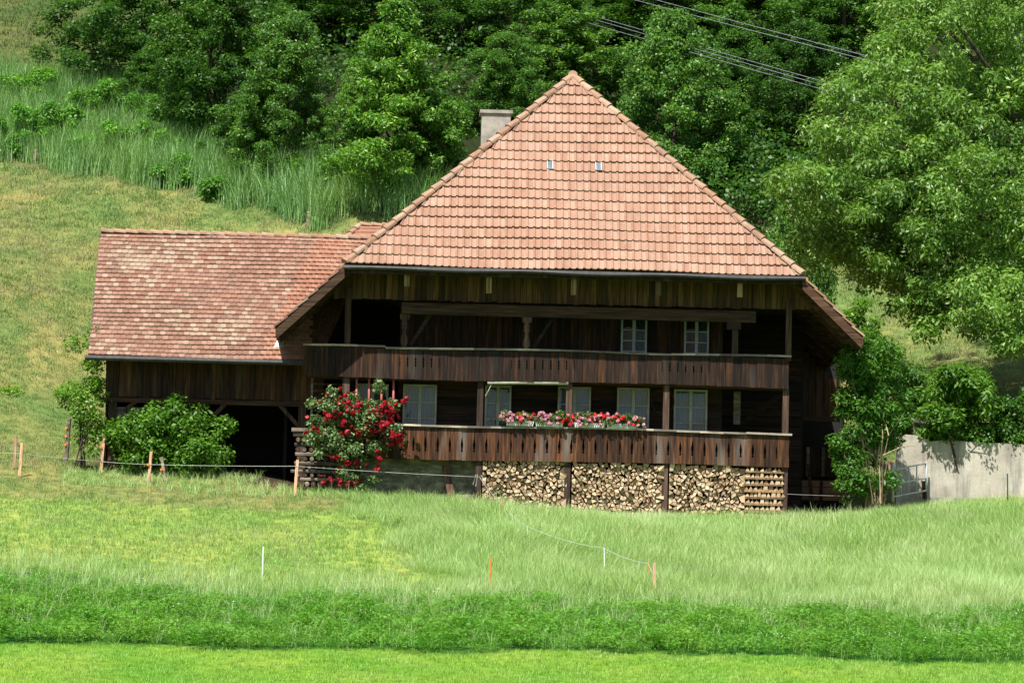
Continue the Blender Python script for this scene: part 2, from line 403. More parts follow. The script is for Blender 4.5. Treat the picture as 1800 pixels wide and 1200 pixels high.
l.new(c, b.inputs['Base Color']); b.inputs['Roughness'].default_value = .95; b.inputs['Specular IOR Level'].default_value = .05
bump(n, l, f2, b, .6, .08)
M['ground'] = m
gm = np_mesh('ground', np.stack([fx, fy, fz], 1), quads, m)
gm.polygons.foreach_set('use_smooth', np.ones(len(quads), bool))
tone = np.empty((len(fx), 4), np.float32); tone[:] = (.175, .185, .065, 1); tone[(fy > -17) & (fy < -4)] = (.19, .27, .06, 1)
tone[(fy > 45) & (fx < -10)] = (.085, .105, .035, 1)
tone[fy < clover_front(fx)] = (.12, .22, .025, 1)
cl = (fy >= clover_front(fx)) & (fy < clover_back(fx)); tone[cl] = (.03, .09, .015, 1)
tl = (fy >= clover_back(fx)) & (fy < .2) & (fx > xb_tall(fy)); tone[tl] = (.09, .15, .03, 1)
rd = (fy > reed_edge(fx)) & (fx < 6) & (fy < reed_top(fx)); tone[rd] = (.06, .09, .03, 1)
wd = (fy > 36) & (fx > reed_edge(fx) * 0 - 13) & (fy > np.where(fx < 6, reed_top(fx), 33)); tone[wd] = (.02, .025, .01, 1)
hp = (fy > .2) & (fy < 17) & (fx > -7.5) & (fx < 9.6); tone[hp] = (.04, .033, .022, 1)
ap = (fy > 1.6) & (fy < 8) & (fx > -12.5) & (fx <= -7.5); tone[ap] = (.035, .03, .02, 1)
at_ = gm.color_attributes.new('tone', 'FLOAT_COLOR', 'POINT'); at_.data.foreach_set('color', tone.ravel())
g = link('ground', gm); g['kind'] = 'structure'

# ================================================================== FARMHOUSE
EY = -1.2                                       # depth of the hip eave
xl, za_ = H(606, 466, EY); xr, zb_ = H(1411, 484, EY); ZE = (za_ + zb_) / 2
TH = rad(54); TT = math.tan(TH)
run = 4.0
for _ in range(20):
    ax, zA = H(1010, 136, EY + run); run += (zA - (ZE + TT * run)) / (TT - .15)
ax, zA = H(1010, 136, EY + run); YA = EY + run; zA = ZE + TT * run
ax = (xl + xr) / 2 + .35 * (ax - (xl + xr) / 2)
SL = (zA - ZE) / (ax - xl); SR = (zA - ZE) / (xr - ax)
xL = H(487, 575, EY)[0]; xR = H(1515, 578, EY)[0]; YB = 17.0
zL = zA - SL * (ax - xL); zR = zA - SR * (xR - ax)
def side_z(x): return zA - (SL * (ax - x) if x < ax else SR * (x - ax))
house = hroot('farmhouse', ax, 2.0, 0.0, 'large dark timber farmhouse with steep clay-tiled half-hipped roof and two balconies', 'farmhouse')

# ---- roof structure
rb = MB()
th = .16
for xe, ze, s in ((xL, zL, -1), (xR, zR, 1)):
    xh = xl if s < 0 else xr
    P = [(ax, YA), (xh, EY), (xe, EY), (xe, YB), (ax, YB)]
    top = [(x, y, side_z(x) - .02) for x, y in P]; bot = [(x, y, side_z(x) - .02 - th) for x, y in P]
    k = len(P); fs = [tuple(range(k)), tuple(range(2 * k - 1, k - 1, -1))] + [(i, k + i, k + (i + 1) % k, (i + 1) % k) for i in range(k)]
    rb.add(top + bot, fs)
P = [(xl, EY, ZE), (xr, EY, ZE), (ax, YA, zA)]
rb.add([(x, y, z - .02) for x, y, z in P] + [(x, y, z - .14) for x, y, z in P], [(0, 1, 2), (5, 4, 3), (0, 3, 4, 1), (1, 4, 5, 2), (2, 5, 3, 0)])
roof = part('roof', rb, M['board_shed'], house)
# ---- hip tiles: the lowest courses one by one, the rest joined
vdir = np.array([0, math.cos(TH), math.sin(TH)]); ndir = np.array([0, -math.sin(TH), math.cos(TH)])
SLEN = run / math.cos(TH); NC = 20; EXPO = SLEN / NC; TW = .2
PROF = [(0, .012), (.08, .034), (.18, .044), (.28, .036), (.40, .010), (.68, .0), (1.0, .004)]
def tile_geo(w=TW, L=EXPO + .05, lim=None, org=None, prof=PROF, lip=.06):
    vs, fs = [], []
    np_ = len(prof)
    for v, base in ((0, lip), (L, .006)):
        for u, h in prof: vs.append((u * w, v, base + h))
    for u, h in prof: vs.append((u * w, 0.004, h - .0))
    if lim is not None:
        vs = [(min(max(u, lim(org[1] + v)[0] - org[0]), lim(org[1] + v)[1] - org[0]), v, h) for u, v, h in vs]
    fs = [(i, i + 1, np_ + i + 1, np_ + i) for i in range(np_ - 1)] + [(2 * np_ + i, 2 * np_ + i + 1, i + 1, i) for i in range(np_ - 1)]
    fs += [(0, np_, 2 * np_), (np_ - 1, 3 * np_ - 1, 2 * np_ - 1)]
    P3 = [np.array([u, 0, 0]) + vdir * v + ndir * h for u, v, h in vs]
    return P3, fs
org3 = np.array([0, EY - .06, ZE - .06 * TT * 0])
tm = MB(); tm.add(*tile_geo()); tile_mesh = tm.mesh('roof_tile', M['tile'])
def hip_lim(v):
    t = min(max(v / SLEN, 0), 1.02); return xl + (ax - xl) * t + .02, xr + (ax - xr) * t - .02
rest = MB(); n_obj = 0
def hip_at(px, py):
    lo, hi = 0.0, SLEN
    for _ in range(40):
        v = (lo + hi) / 2; P = org3 + vdir * v
        z = H(px, py, P[1])[1]
        if z > P[2]: lo = v
        else: hi = v
    return H(px, py, (org3 + vdir * lo)[1])[0], lo
SKY = [hip_at(972, 299), hip_at(1053, 301)]
sky_cells = []
for c_ in range(NC):
    v0 = c_ * EXPO; lo, hi = hip_lim(v0)
    x0 = xl - .1; k0 = int((lo - x0) / TW)
    dv = random.uniform(-.006, .006)
    for k in range(k0, int((hi - x0) / TW) + 1):
        x = x0 + k * TW
        l2, h2 = hip_lim(v0 + EXPO * .5)
        if x + TW < l2 + .03 or x > h2 - .03: continue
        glass = False
        for sx, sv in SKY:
            if abs(sv - v0 - EXPO * .35) < EXPO * .5 and abs(x + TW / 2 - sx) < TW * .5: glass = True
        base = org3 + vdir * (v0 + dv + random.uniform(-.003, .003)) + ndir * (random.uniform(-.003, .003) + .022 * math.sin(x * .9 + c_ * .35) - .012) + vdir * .018 * math.sin(x * .8 + c_ * .5) + np.array([x, 0, 0])
        if glass: sky_cells.append((x, v0)); continue
        edge = x < hip_lim(v0 + EXPO)[0] + .02 or x + TW > hip_lim(v0 + EXPO)[1] - .02
        if n_obj < 300:
            n_obj += 1
            if edge:
                e = MB(); e.add(*tile_geo(lim=hip_lim, org=(x, v0))); me = e.mesh('roof_tile', M['tile'])
            else: me = tile_mesh
            link('roof_tile', me, roof, base)
        else:
            P3, fs = tile_geo(lim=hip_lim if edge else None, org=(x, v0))
            rest.add([p + base for p in P3], fs)
o = link('roof_tiles', rest.mesh('roof_tiles', M['tile']), roof); o['kind'] = 'stuff'
for x, v0 in sky_cells:                         # glass tiles letting light into the loft
    s = MB(); b0 = org3 + vdir * (v0 + .03) + np.array([x + .02, 0, 0])
    q = [b0 + ndir * .05, b0 + ndir * .05 + np.array([TW - .04, 0, 0]), b0 + np.array([TW - .04, 0, 0]) + vdir * (EXPO - .06) + ndir * .02, b0 + vdir * (EXPO - .06) + ndir * .02]
    s.add(q + [p - ndir * .03 for p in q], [(0, 1, 2, 3), (4, 5, 1, 0), (5, 6, 2, 1), (6, 7, 3, 2), (7, 4, 0, 3)])
    g_ = link('glass_tile', s.mesh('glass_tile', M['skyglass']), roof)
    s = MB()
    for i in (0, 1):
        e = b0 + np.array([(TW - .04) * i, 0, 0]); s.beam(e + ndir * .055, e + vdir * (EXPO - .06) + ndir * .03, .02, .02)
    link('glass_tile_frame', s.mesh('glass_tile_frame', M['planter']), roof)
# ---- ridge tiles up both hips and along the ridge
def ridge_run(a, b, count, parent, name='ridge_tile', r=.125, upv=(0, 0, 1), loc0=(0, 0, 0)):
    a, b = Vector(a), Vector(b); d = (b - a).normalized(); s = d.cross(Vector(upv)).normalized(); u = s.cross(d)
    for i in range(count):
        p = a + (b - a) * (i / count); q = a + (b - a) * ((i + 1.12) / count); mb = MB(); seg = 6
        jit = random.uniform(-.012, .012)
        for P_, rr, lift in ((p, r * 1.12, .035), (q, r * .92, .0)):
            for j in range(seg + 1):
                t = math.pi * (j / seg) * 1.1 - .05 * math.pi
                mb.v.append(tuple(P_ + s * (math.cos(t) * rr + jit) + u * (math.sin(t) * rr * .85 + lift - .03)))
        for j in range(seg): mb.f.append((j, j + 1, seg + 2 + j, seg + 1 + j)); mb.m.append(0)
        mb.f.append(tuple(range(seg, -1, -1))); mb.m.append(0)
        mb.f.append(tuple(range(seg + 1, 2 * seg + 2))); mb.m.append(0)
        link(name, mb.mesh(name, M['tile_ridge']), parent, loc0)
ridge_run((xl, EY - .05, ZE + .05), (ax, YA, zA + .06), 24, roof)
ridge_run((xr, EY - .05, ZE + .05), (ax, YA, zA + .06), 24, roof)
ridge_run((ax, YA - .1, zA + .06), (ax, YB, zA + .06), 30, roof)
# ---- side slopes: stepped courses, seen edge-on along the verges
for xe, s in ((xL, -1), (xR, 1)):
    mb = MB(); S = SL if s < 0 else SR; tot = abs(xe - ax); nc = 30
    for j in range(nc):
        xa = ax + s * tot * j / nc; xb_ = ax + s * (tot * (j + 1) / nc + .05)
        za, zb = side_z(xa), side_z(xb_)
        def yf(z): return max(EY - .04, YA - (zA - z) / TT) if z > ZE else EY - .04
        ya, yb = yf(za), yf(zb)
        nrm = np.array([s * S, 0, 1]) / math.hypot(S, 1)
        t4 = [np.array([xa, ya, za]) + nrm * .01, np.array([xa, YB, za]) + nrm * .01, np.array([xb_, YB, zb]) + nrm * .06, np.array([xb_, yb, zb]) + nrm * .06]
        mb.add(t4 + [p - nrm * .05 for p in t4], [(0, 1, 2, 3), (7, 6, 5, 4), (2, 6, 7, 3), (3, 7, 4, 0)])
    link('tile_course', mb.mesh('tile_course', M['tile_ridge' if s > 0 else 'tile_old']), roof)['kind'] = 'stuff'
    # verge board and barge edge
    xh = xl if s < 0 else xr
    v = MB(); dz = .30
    pl = [(xh, ZE - .08), (xe, side_z(xe) - .08), (xe, side_z(xe) - .08 - dz), (xh + s * .0, ZE - .08 - dz)]
    if s < 0: pl = pl[::-1]
    pl = pl[::-1]
    v.prism(pl, EY - .03, EY + .03)
    link('verge_board', v.mesh('verge_board', M['beam']), roof)
    e = MB().box(xe - .04, xe + .04, EY, YB, side_z(xe) - .30, side_z(xe) - .02)
    link('eave_board', e.mesh('eave_board', M['beam']), roof)
    for j in range(18):                          # rafters under the overhang
        y = EY + .35 + j * .95; x0 = ax + s * max(3.0, abs(xh - ax) * (1 - (y - EY) / run) + .35)
        r_ = MB(); r_.beam((x0, y, side_z(x0) - .27), (xe, y, side_z(xe) - .27), .12, .15)
        link('rafter', r_.mesh('rafter', M['beam']), roof)
# gutter along the hip eave, sagging a little
gt = MB()
nx = 40
for i in range(nx):
    xa = xl - .02 + (xr - xl + .1) * i / nx; xb2 = xl - .02 + (xr - xl + .1) * (i + 1) / nx
    sa, sb = .02 * math.sin(i * .5), .02 * math.sin((i + 1) * .5)
    sec = [(-.13, .02), (-.15, -.05), (-.11, -.10), (-.04, -.10), (.02, -.06), (.02, .03)]
    A = [(xa, EY - .02 + y, ZE - .05 + z + sa * (z < 0)) for y, z in sec]; B = [(xb2, EY - .02 + y, ZE - .05 + z + sb * (z < 0)) for y, z in sec]
    gt.add(A + B, [(k, 6 + k, 6 + k + 1, k + 1) for k in range(5)])
link('gutter', gt.mesh('gutter', M['gutter']), roof)
fb = MB().box(xl, xr + .02, EY + .02, EY + .06, ZE - .24, ZE - .04)
link('fascia_board', fb.mesh('fascia_board', M['board_shed']), roof)
# chimney on the left slope
cxa, czt = H(846, 193, 7.5); cxb, _ = H(899, 193, 7.5)
ch = MB().box(cxa + .02, cxb - .02, 7.5, 8.3, side_z(cxa) - .4, czt - .1)
chim = link('chimney', ch.mesh('chimney', M['concrete']), roof)
link('chimney_cap', MB().box(cxa - .04, cxb + .04, 7.44, 8.36, czt - .1, czt).mesh('chimney_cap', M['concrete']), roof)

# ---- gable boarding under the hip eave
GY = .12
gb = MB()
xg0, zg0 = H(586, 528, GY); xg1, zg1 = H(1427, 541, GY)
ZG = (zg0 + zg1) / 2
gable = part('gable_screen', MB().box(xg0 + .1, xg1 - .1, GY + .06, GY + .16, ZG + .02, ZG + .25).prism([(xl + .6, ZG + .2), (xr - .6, ZG + .2), (xr - .6, ZE + .55), (xl + .6, ZE + .55)], GY + .05, GY + .1), M['beam'], house)
nb = 82; bw = (xg1 - xg0) / nb
for i in range(nb):
    x0 = xg0 + i * bw; x1 = x0 + bw - .012
    t0 = min(ZE + .9, side_z(x0) - .22); t1 = min(ZE + .9, side_z(x1) - .22)
    zb = ZG + random.uniform(-.02, .02)
    if abs((x0 + x1) / 2 - H(1319, 500, GY)[0]) < bw * .5: x1 -= .06
    if min(t0, t1) < zb + .1: continue
    p = MB().prism([(x0, zb), (x1, zb), (x1, t1), (x0, t0)], GY + random.uniform(-.012, .0), GY + .03)
    link('board', p.mesh('board', M['board_gable']), gable, -OFF[house.name] * 0)
# struts holding the eave
for px, pb in ((715, 500), (859, 512), (1008, 515), (1157, 516), (1300, 519)):
    x, zb = H(px, pb, -.9)
    s = MB().box(x - .075, x + .075, -1.02, -.87, zb - .06, ZE - .02)
    link('strut', s.mesh('strut', M['strut']), gable)
# main beam with carved posts
bx0, bz0 = H(706, 545, .02); bx1, bz1 = H(1328, 556, .02); bz = (bz0 + bz1) / 2
bm = MB().box(bx0, bx1, -.14, .10, bz - .15, bz + .17)
part('cross_beam', bm, M['beam'], house)
# attic floor and dark loft
part('attic_floor', MB().box(xg0 + .2, xg1 - .2, .3, 12, ZG + .22, ZG + .34), M['dark'], house)

# ---- balconies
def balcony(px0, py0, px1, py1, pyb0, pyb1, depth, name):
    x0, z0 = H(px0, py0, 0); x1, z1 = H(px1, py1, 0); zt = (z0 + z1) / 2
    zb = (H(px0, pyb0, 0)[1] + H(px1, pyb1, 0)[1]) / 2
    fl = MB().box(x0 + .05, x1 - .05, .09, depth, zb + .02, zb + .14)
    o = part(name, fl, M['beam'], house)
    return o, x0, x1, zt, zb
UB, ux0, ux1, uzt, uzb = balcony(535, 605, 1389, 629, 660, 683, 1.45, 'upper_balcony')
LB, lx0, lx1, lzt, lzb = balcony(578, 744, 1390, 761, 799, 824, 1.45, 'lower_balcony')
sag = lambda x, a: a * math.sin((x - ux0) * .55) 
def notched(w, h, cut, n=5):                    # board outline with half a pierced ornament on both edges
    pts = [(0.004, 0)]; R_ = []
    pts.append((w - .004, 0))
    for z, d in cut: pts.append((w - .004 - d, z))
    pts += [(w - .004, h), (.004, h)]
    for z, d in reversed(cut): pts.append((.004 + d, z))
    return pts
slot = [(.24, 0), (.245, .026), (.275, .030), (.295, .012), (.32, .022), (.45, .034), (.60, .012), (.66, 0)]
lh = lzt - lzb - .03
nb = 38; bw = (lx1 - .04 - lx0) / nb
slot_mesh = MB().prism(notched(bw, lh, slot), -.028, 0).mesh('board', M['board_low'])
thin_mesh = MB().prism(notched(bw, lh, [(z, d * .35) for z, d in slot]), -.028, 0).mesh('board', M['board_low'])
for i in range(nb):
    x = lx0 + i * bw
    o = link('board', thin_mesh if i in (14, 23, 26, 37) else slot_mesh, LB, (x, random.uniform(-.01, .006), lzb + .05 * math.sin(x * .5) * .5 + random.uniform(-.008, .008)))
    o.rotation_euler = (0, random.uniform(-.004, .004), 0)
uh = uzt - uzb - .03
nb = 61; bw = (ux1 - .04 - ux0) / nb
cut = [(.34, 0), (.40, .022), (.45, .006), (.47, .020), (.50, .020), (.52, .006), (.58, .022), (.64, 0)]
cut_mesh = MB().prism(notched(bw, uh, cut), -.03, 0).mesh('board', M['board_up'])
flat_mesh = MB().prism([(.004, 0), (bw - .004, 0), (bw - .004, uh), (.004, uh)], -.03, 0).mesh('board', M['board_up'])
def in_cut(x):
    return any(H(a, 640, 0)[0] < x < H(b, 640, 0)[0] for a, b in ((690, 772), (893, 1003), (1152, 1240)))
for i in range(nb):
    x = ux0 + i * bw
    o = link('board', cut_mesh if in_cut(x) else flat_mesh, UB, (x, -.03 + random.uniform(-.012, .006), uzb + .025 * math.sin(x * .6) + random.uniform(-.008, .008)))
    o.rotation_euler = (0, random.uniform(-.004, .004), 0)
def rail(bal, x0, x1, z, mt, breaks):
    xs = [x0 - .03] + breaks + [x1 + .03]
    for a, b_ in zip(xs[:-1], xs[1:]):
        r_ = MB(); k = max(2, int((b_ - a) / .6))
        for i in range(k):
            p = a + (b_ - a) * i / k; q = a + (b_ - a) * (i + 1) / k
            zs = [z + .025 * math.sin(t * .7 + a) for t in (p, q)]
            r_.add([(t, y, zz + h) for t, zz in ((p, zs[0]), (q, zs[1])) for y, h in ((-.10, -.03), (.09, -.03), (.09, .025), (-.10, .025))],
                   [(0, 4, 5, 1), (1, 5, 6, 2), (2, 6, 7, 3), (3, 7, 4, 0), (0, 1, 2, 3), (7, 6, 5, 4)])
        link('rail', r_.mesh('rail', mt), bal)
rail(UB, ux0, ux1, uzt, M['rail'], [H(678, 600, 0)[0], H(1180, 600, 0)[0]])
rail(LB, lx0, lx1, lzt, M['rail'], [H(985, 750, 0)[0], H(1312, 750, 0)[0]])

# ---- posts
def post(px, za, zb, w, y=.14, name='post', mt='post', lean=0):
    x = H(px, 700, y)[0]
    p = MB(); p.add([(x + sx * w / 2 + lean * (z - za), y + sy * w / 2, z) for z in (za, zb) for sx, sy in ((-1, -1), (1, -1), (1, 1), (-1, 1))],
                    [(3, 2, 1, 0), (4, 5, 6, 7), (0, 1, 5, 4), (1, 2, 6, 5), (2, 3, 7, 6), (3, 0, 4, 7)])
    return part(name, p, M[mt], house)
for px in (844, 1000, 1171, 1381):
    post(px, -.5, lzb + .1, .17); post(px, lzt - .1, uzb + .05, .17)
post(608, lzb, uzb + .05, .2)
post(608, uzt - .1, ZG + .3, .17); post(1384, uzt - .1, ZG + .3, .16)
def carved(px, z0, z1, y=.0):
    x = H(px, 580, y)[0]; h = z1 - z0
    sec = [(0, .055), (.06, .05), (.14, .09), (.24, .095), (.42, .05), (.55, .05), (.60, .10), (.64, .06), (.72, .085), (.78, .06), (.84, .07), (.845, .13), (1, .14)]
    p = MB(); k0 = 0
    for t, w in sec:
        p.v += [(x - w, y - .07, z0 + t * h), (x + w, y - .07, z0 + t * h), (x + w, y + .07, z0 + t * h), (x - w, y + .07, z0 + t * h)]
    for i in range(len(sec) - 1):
        for j in range(4):
            a = 4 * i + j; b2 = 4 * i + (j + 1) % 4; p.f.append((a, b2, b2 + 4, a + 4)); p.m.append(0)
    p.f += [(3, 2, 1, 0), tuple(4 * (len(sec) - 1) + j for j in range(4))]; p.m += [0, 0]
    part('carved_post', p, M['post'], house)
carved(711, uzt, bz - .15); carved(926, uzt, bz - .15)
post(1290, uzt - .05, bz - .15, .17, 0.0)
part('capital', MB().box(*(lambda x: (x - .2, x + .2))(H(1290, 560, -.02)[0]), -.13, .1, bz - .36, bz - .152), M['beam'], house)
for px, s in ((722, 1), (938, 1)):
    x = H(px, 600, .3)[0]; br = MB(); br.beam((x, .3, bz - 1.0), (x + .55, .3, bz - .1), .1, .1); part('brace', br, M['log_wall'], house)

# ---- walls behind the galleries
WY = 1.45
wx0 = H(700, 700, WY)[0]; wx1 = H(1268, 700, WY)[0]
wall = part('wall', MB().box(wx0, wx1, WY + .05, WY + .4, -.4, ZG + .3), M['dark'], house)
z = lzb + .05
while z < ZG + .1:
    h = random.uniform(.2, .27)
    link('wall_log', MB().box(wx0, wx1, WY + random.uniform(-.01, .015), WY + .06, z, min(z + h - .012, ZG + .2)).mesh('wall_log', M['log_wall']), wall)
    z += h
x = wx0
while x < wx1 - .2:                              # upper storey boarding between the windows
    w = random.uniform(.22, .36)
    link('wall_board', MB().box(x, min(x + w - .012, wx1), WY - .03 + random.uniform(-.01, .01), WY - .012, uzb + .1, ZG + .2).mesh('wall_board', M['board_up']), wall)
    x += w
part('cellar_wall', MB().box(H(575, 830, .5)[0], H(842, 830, .5)[0], .5, 1.5, -.8, lzb), M['stone'], house)
part('cellar_wall', MB().box(H(842, 830, .5)[0], wx1, 1.2, 1.5, -.8, lzb), M['stone'], house)
# recessed parts at both ends of the galleries
ex1 = H(1395, 700, 4.5)[0]; ex0 = H(545, 700, 5)[0]
rw = part('side_wall', MB().box(wx1 - .1, ex1 + .3, 4.6, 4.9, -.4, ZG + .3), M['dark'], house)
z = .1
while z < ZG:
    h = random.uniform(.22, .3)
    link('wall_log', MB().box(wx1 - .1, ex1 + .25, 4.5 + random.uniform(-.015, .015), 4.6, z, z + h - .02).mesh('wall_log', M['log_wall']), rw); z += h
part('wall', MB().box(wx1 - .12, wx1 + .02, WY, 4.6, -.4, ZG + .3), M['dark'], house)
part('loft_wall', MB().box(ex0 - .6, wx0, 5.0, 5.2, -.4, ZG + .6), M['dark'], house)
part('loft_wall', MB().box(ex0 - .7, ex0 - .6, 3.2, 5.2, -.4, side_z(ex0 - .7) - .3), M['dark'], house)
for i in range(7):
    x0 = H(612, 0, 3)[0] + i * .3
    part('wall_board', MB().box(x0, x0 + .285, 4.9, 4.94, lzb, uzb), M['log_wall'], house)
# gallery end details: hanging panel, brace
x0, z0 = H(1289, 746, 1.3); x1, z1 = H(1302, 688, 1.3)
part('shutter', MB().box(x0, x1, 1.28, 1.33, z0, z1), M['grey_wood'], house)
br = MB(); a = H(1303, 745, 2.2); b2 = H(1372, 694, 2.2); br.beam((a[0], 2.2, a[1]), (b2[0], 2.2, b2[1]), .14, .14); part('brace', br, M['log_wall'], house)
# ---- windows
def window(px0, px1, py0, py1, name, rows, fr_m, cur_m, y=WY - .03):
    x0, zt = H(px0, py0, y); x1, zb = H(px1, py1, y)
    f = MB(); t = .055; xm = (x0 + x1) / 2
    f.box(x0, x0 + t, y - .06, y + .02, zb, zt); f.box(x1 - t, x1, y - .06, y + .02, zb, zt)
    f.box(x0 + t, x1 - t, y - .06, y + .02, zt - t, zt); f.box(x0 + t, x1 - t, y - .06, y + .02, zb, zb + t)
    f.box(xm - .045, xm + .045, y - .065, y + .015, zb + t, zt - t)
    w = part('window', f, fr_m, house)
    cells = [(x0 + t, xm - .045), (xm + .045, x1 - t)]
    hz = (zt - zb - 2 * t) / rows
    for a, b_ in cells:
        for r_ in range(rows):
            za = zb + t + hz * r_
            if r_: link('glazing_bar', MB().box(a, b_, y - .055, y + .0, za - .013, za + .013).mesh('glazing_bar', fr_m), w)
            link('pane', MB().add([(a, y - .03, za), (b_, y - .03 + random.uniform(-.012, .012), za), (b_, y - .03, za + hz), (a, y - .03 + random.uniform(-.012, .012), za + hz)], [(0, 1, 2, 3)]).mesh('pane', M['glass' if rows == 3 else 'glass_dim']), w)
        if rows == 4 and a == cells[0][0]: continue
        c_ = MB(); k = 28
        ph = random.uniform(0, 6)
        pts = [(a + (b_ - a) * i / k, y + .035 + .022 * math.sin(i * 1.35 + ph) + .012 * math.sin(i * .5)) for i in range(k + 1)]
        c_.add([(x_, y_, zz) for x_, y_ in pts for zz in (zb + .02, zt - .03)], [(2 * i, 2 * i + 2, 2 * i + 3, 2 * i + 1) for i in range(k)])
        link('curtain', c_.mesh('curtain', cur_m, True), w)
WYW = WY - .16
for a, b_, t0 in ((709, 766, 675), (853, 897, 677), (981, 1037, 679), (1085, 1140, 681), (1185, 1242, 684)):
    window(a, b_, t0, t0 + 92, 'window', 3, M['frame'], M['curtain'], WYW)
window(628, 681, 674, 760, 'window', 3, M['frame'], M['curtain_dim'], WYW + .3)
for a, b_, t0 in ((1092, 1136, 558), (1203, 1245, 561)):
    window(a, b_, t0, t0 + 82, 'window', 4, M['frame_up'], M['curtain_dim'], WYW)
# rolled awning under the upper balcony
a = H(857, 672, -.02); b2 = H(999, 673, -.02)
aw = MB(); aw.tube([(a[0], .0, a[1]), ((a[0] + b2[0]) / 2, .0, (a[1] + b2[1]) / 2 + .01), (b2[0], .0, b2[1])], .06, 8)
part('rolled_awning', aw, M['awning'], house, smooth_=True)
cd = MB(); cd.tube([(a[0] + .12, -.02, a[1] - .03), (a[0] + .02, .02, a[1] - .25), (a[0] - .05, .1, a[1] - .38)], .012, 5); part('awning_cord', cd, M['wire'], house)
# ---- rear wing seen beyond the right-hand gallery
RYW = 8.0
rx0, rz1 = H(1390, 640, RYW); rx1, rz0 = H(1470, 733, RYW)
rwg = part('rear_wall', MB().box(rx0 - 1.2, rx1, RYW + .05, RYW + .2, rz0, side_z(rx0) - .3), M['dark'], house)
x = rx0 - 1.2; i = 0
while x < rx1 - .05:
    w = random.uniform(.17, .26); tz = side_z(x + w) - .25
    if tz > rz0 + .1:
        lit = abs(x - H(1452, 690, RYW)[0]) < .13  # this board takes a lighter wood: sunlight put into its colour
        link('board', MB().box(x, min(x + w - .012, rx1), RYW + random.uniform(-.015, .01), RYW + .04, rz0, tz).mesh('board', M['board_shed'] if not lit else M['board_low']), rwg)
    x += w
link('beam', MB().box(rx0 - 1.2, rx1 + .1, RYW - .12, RYW + .1, rz0 - .14, rz0).mesh('beam', M['beam']), rwg)
part('stable_wall', MB().box(rx0 - 1.5, rx1 + .6, 11.0, 11.2, -.3, rz0 + .5), M['dark'], house)
px_ = H(1395, 785, 10.6); pz_ = H(1478, 838, 10.6)
sp = part('stable_panel', MB().box(px_[0] - .6, pz_[0], 10.6, 10.66, pz_[1], px_[1]), M['board_shed'], house)
for k in range(5):
    xx = px_[0] - .55 + k * (pz_[0] - px_[0] + .5) / 4.2
    link('batten', MB().box(xx, xx + .1, 10.54, 10.6, pz_[1], px_[1]).mesh('batten', M['grey_wood']), sp)
a = H(1390, 842, 9.5); b2 = H(1485, 880, 9.5)
for k in range(3):
    zz = b2[1] + (a[1] - b2[1]) * k / 3
    part('plank', MB().box(a[0] - .5, b2[0], 9.45, 9.5, zz, zz + (a[1] - b2[1]) / 3 - .02), M['rust'], house)
for px, pt, pb, ln in ((1420, 815, 905, 26), (1444, 845, 900, -6)):
    a = H(px, pt, 8.6); b2 = H(px + ln * .4, pb, 8.6); s = MB(); s.beam((a[0], 8.6, a[1]), (b2[0], 8.6, b2[1]), .1, .1); part('leaning_board', s, M['beam'], house)
# side annex floor slab under the shed corner, leaning dark board by the cellar wall
a = H(783, 818, .4); b2 = H(797, 868, .3); s = MB(); s.beam((a[0], .42, a[1]), (b2[0], .3, b2[1] - .3), .2, .06); part('leaning_board', s, M['post'], house)

# ================================================================== OPEN SHED on the left
AE = .9; ATH = rad(52)
sx0, sz0 = H(158, 624, AE); sx1, sz1 = H(530, 633, AE); AZ = (sz0 + sz1) / 2
arun = 2.5
for _ in range(20):
    _x, zz = H(400, 414, AE + arun); arun += (zz - (AZ + math.tan(ATH) * arun)) / (math.tan(ATH) - .15)
ARZ = AZ + math.tan(ATH) * arun; ARY = AE + arun
shed = hroot('open_shed', (sx0 + sx1) / 2, 2.2, gz(to_world((sx0 + sx1) / 2, 2.2, 0).x, 2.2), 'open-fronted timber shed with long weathered clay roof left of the farmhouse', 'shed')
sxr = H(655, 420, ARY)[0]
srf = MB()
def srf_x(v): return sxr
rp = [(sx0, AE, AZ), (H(560, 600, AE)[0], AE, AZ), (sxr, ARY, ARZ), (sx0, ARY, ARZ)]
srf.add([(x, y, z - .03) for x, y, z in rp] + [(x, y, z - .12) for x, y, z in rp], [(0, 1, 2, 3), (7, 6, 5, 4), (0, 4, 5, 1), (3, 2, 6, 7), (0, 3, 7, 4)])
bk = [(sx0, ARY, ARZ), (sxr, ARY, ARZ), (sxr, ARY + arun + .3, AZ), (sx0, ARY + arun + .3, AZ)]
srf.add([(x, y, z - .03) for x, y, z in bk] + [(x, y, z - .12) for x, y, z in bk], [(0, 1, 2, 3), (7, 6, 5, 4), (2, 3, 7, 6), (0, 4, 7, 3)])
sroof = part('roof', srf, M['board_shed'], shed)
avd = np.array([0, math.cos(ATH), math.sin(ATH)]); avn = np.array([0, -math.sin(ATH), math.cos(ATH)])
ALEN = arun / math.cos(ATH); ANC = 29; AEX = ALEN / ANC; ATW = .172
am = MB(); am2 = MB()
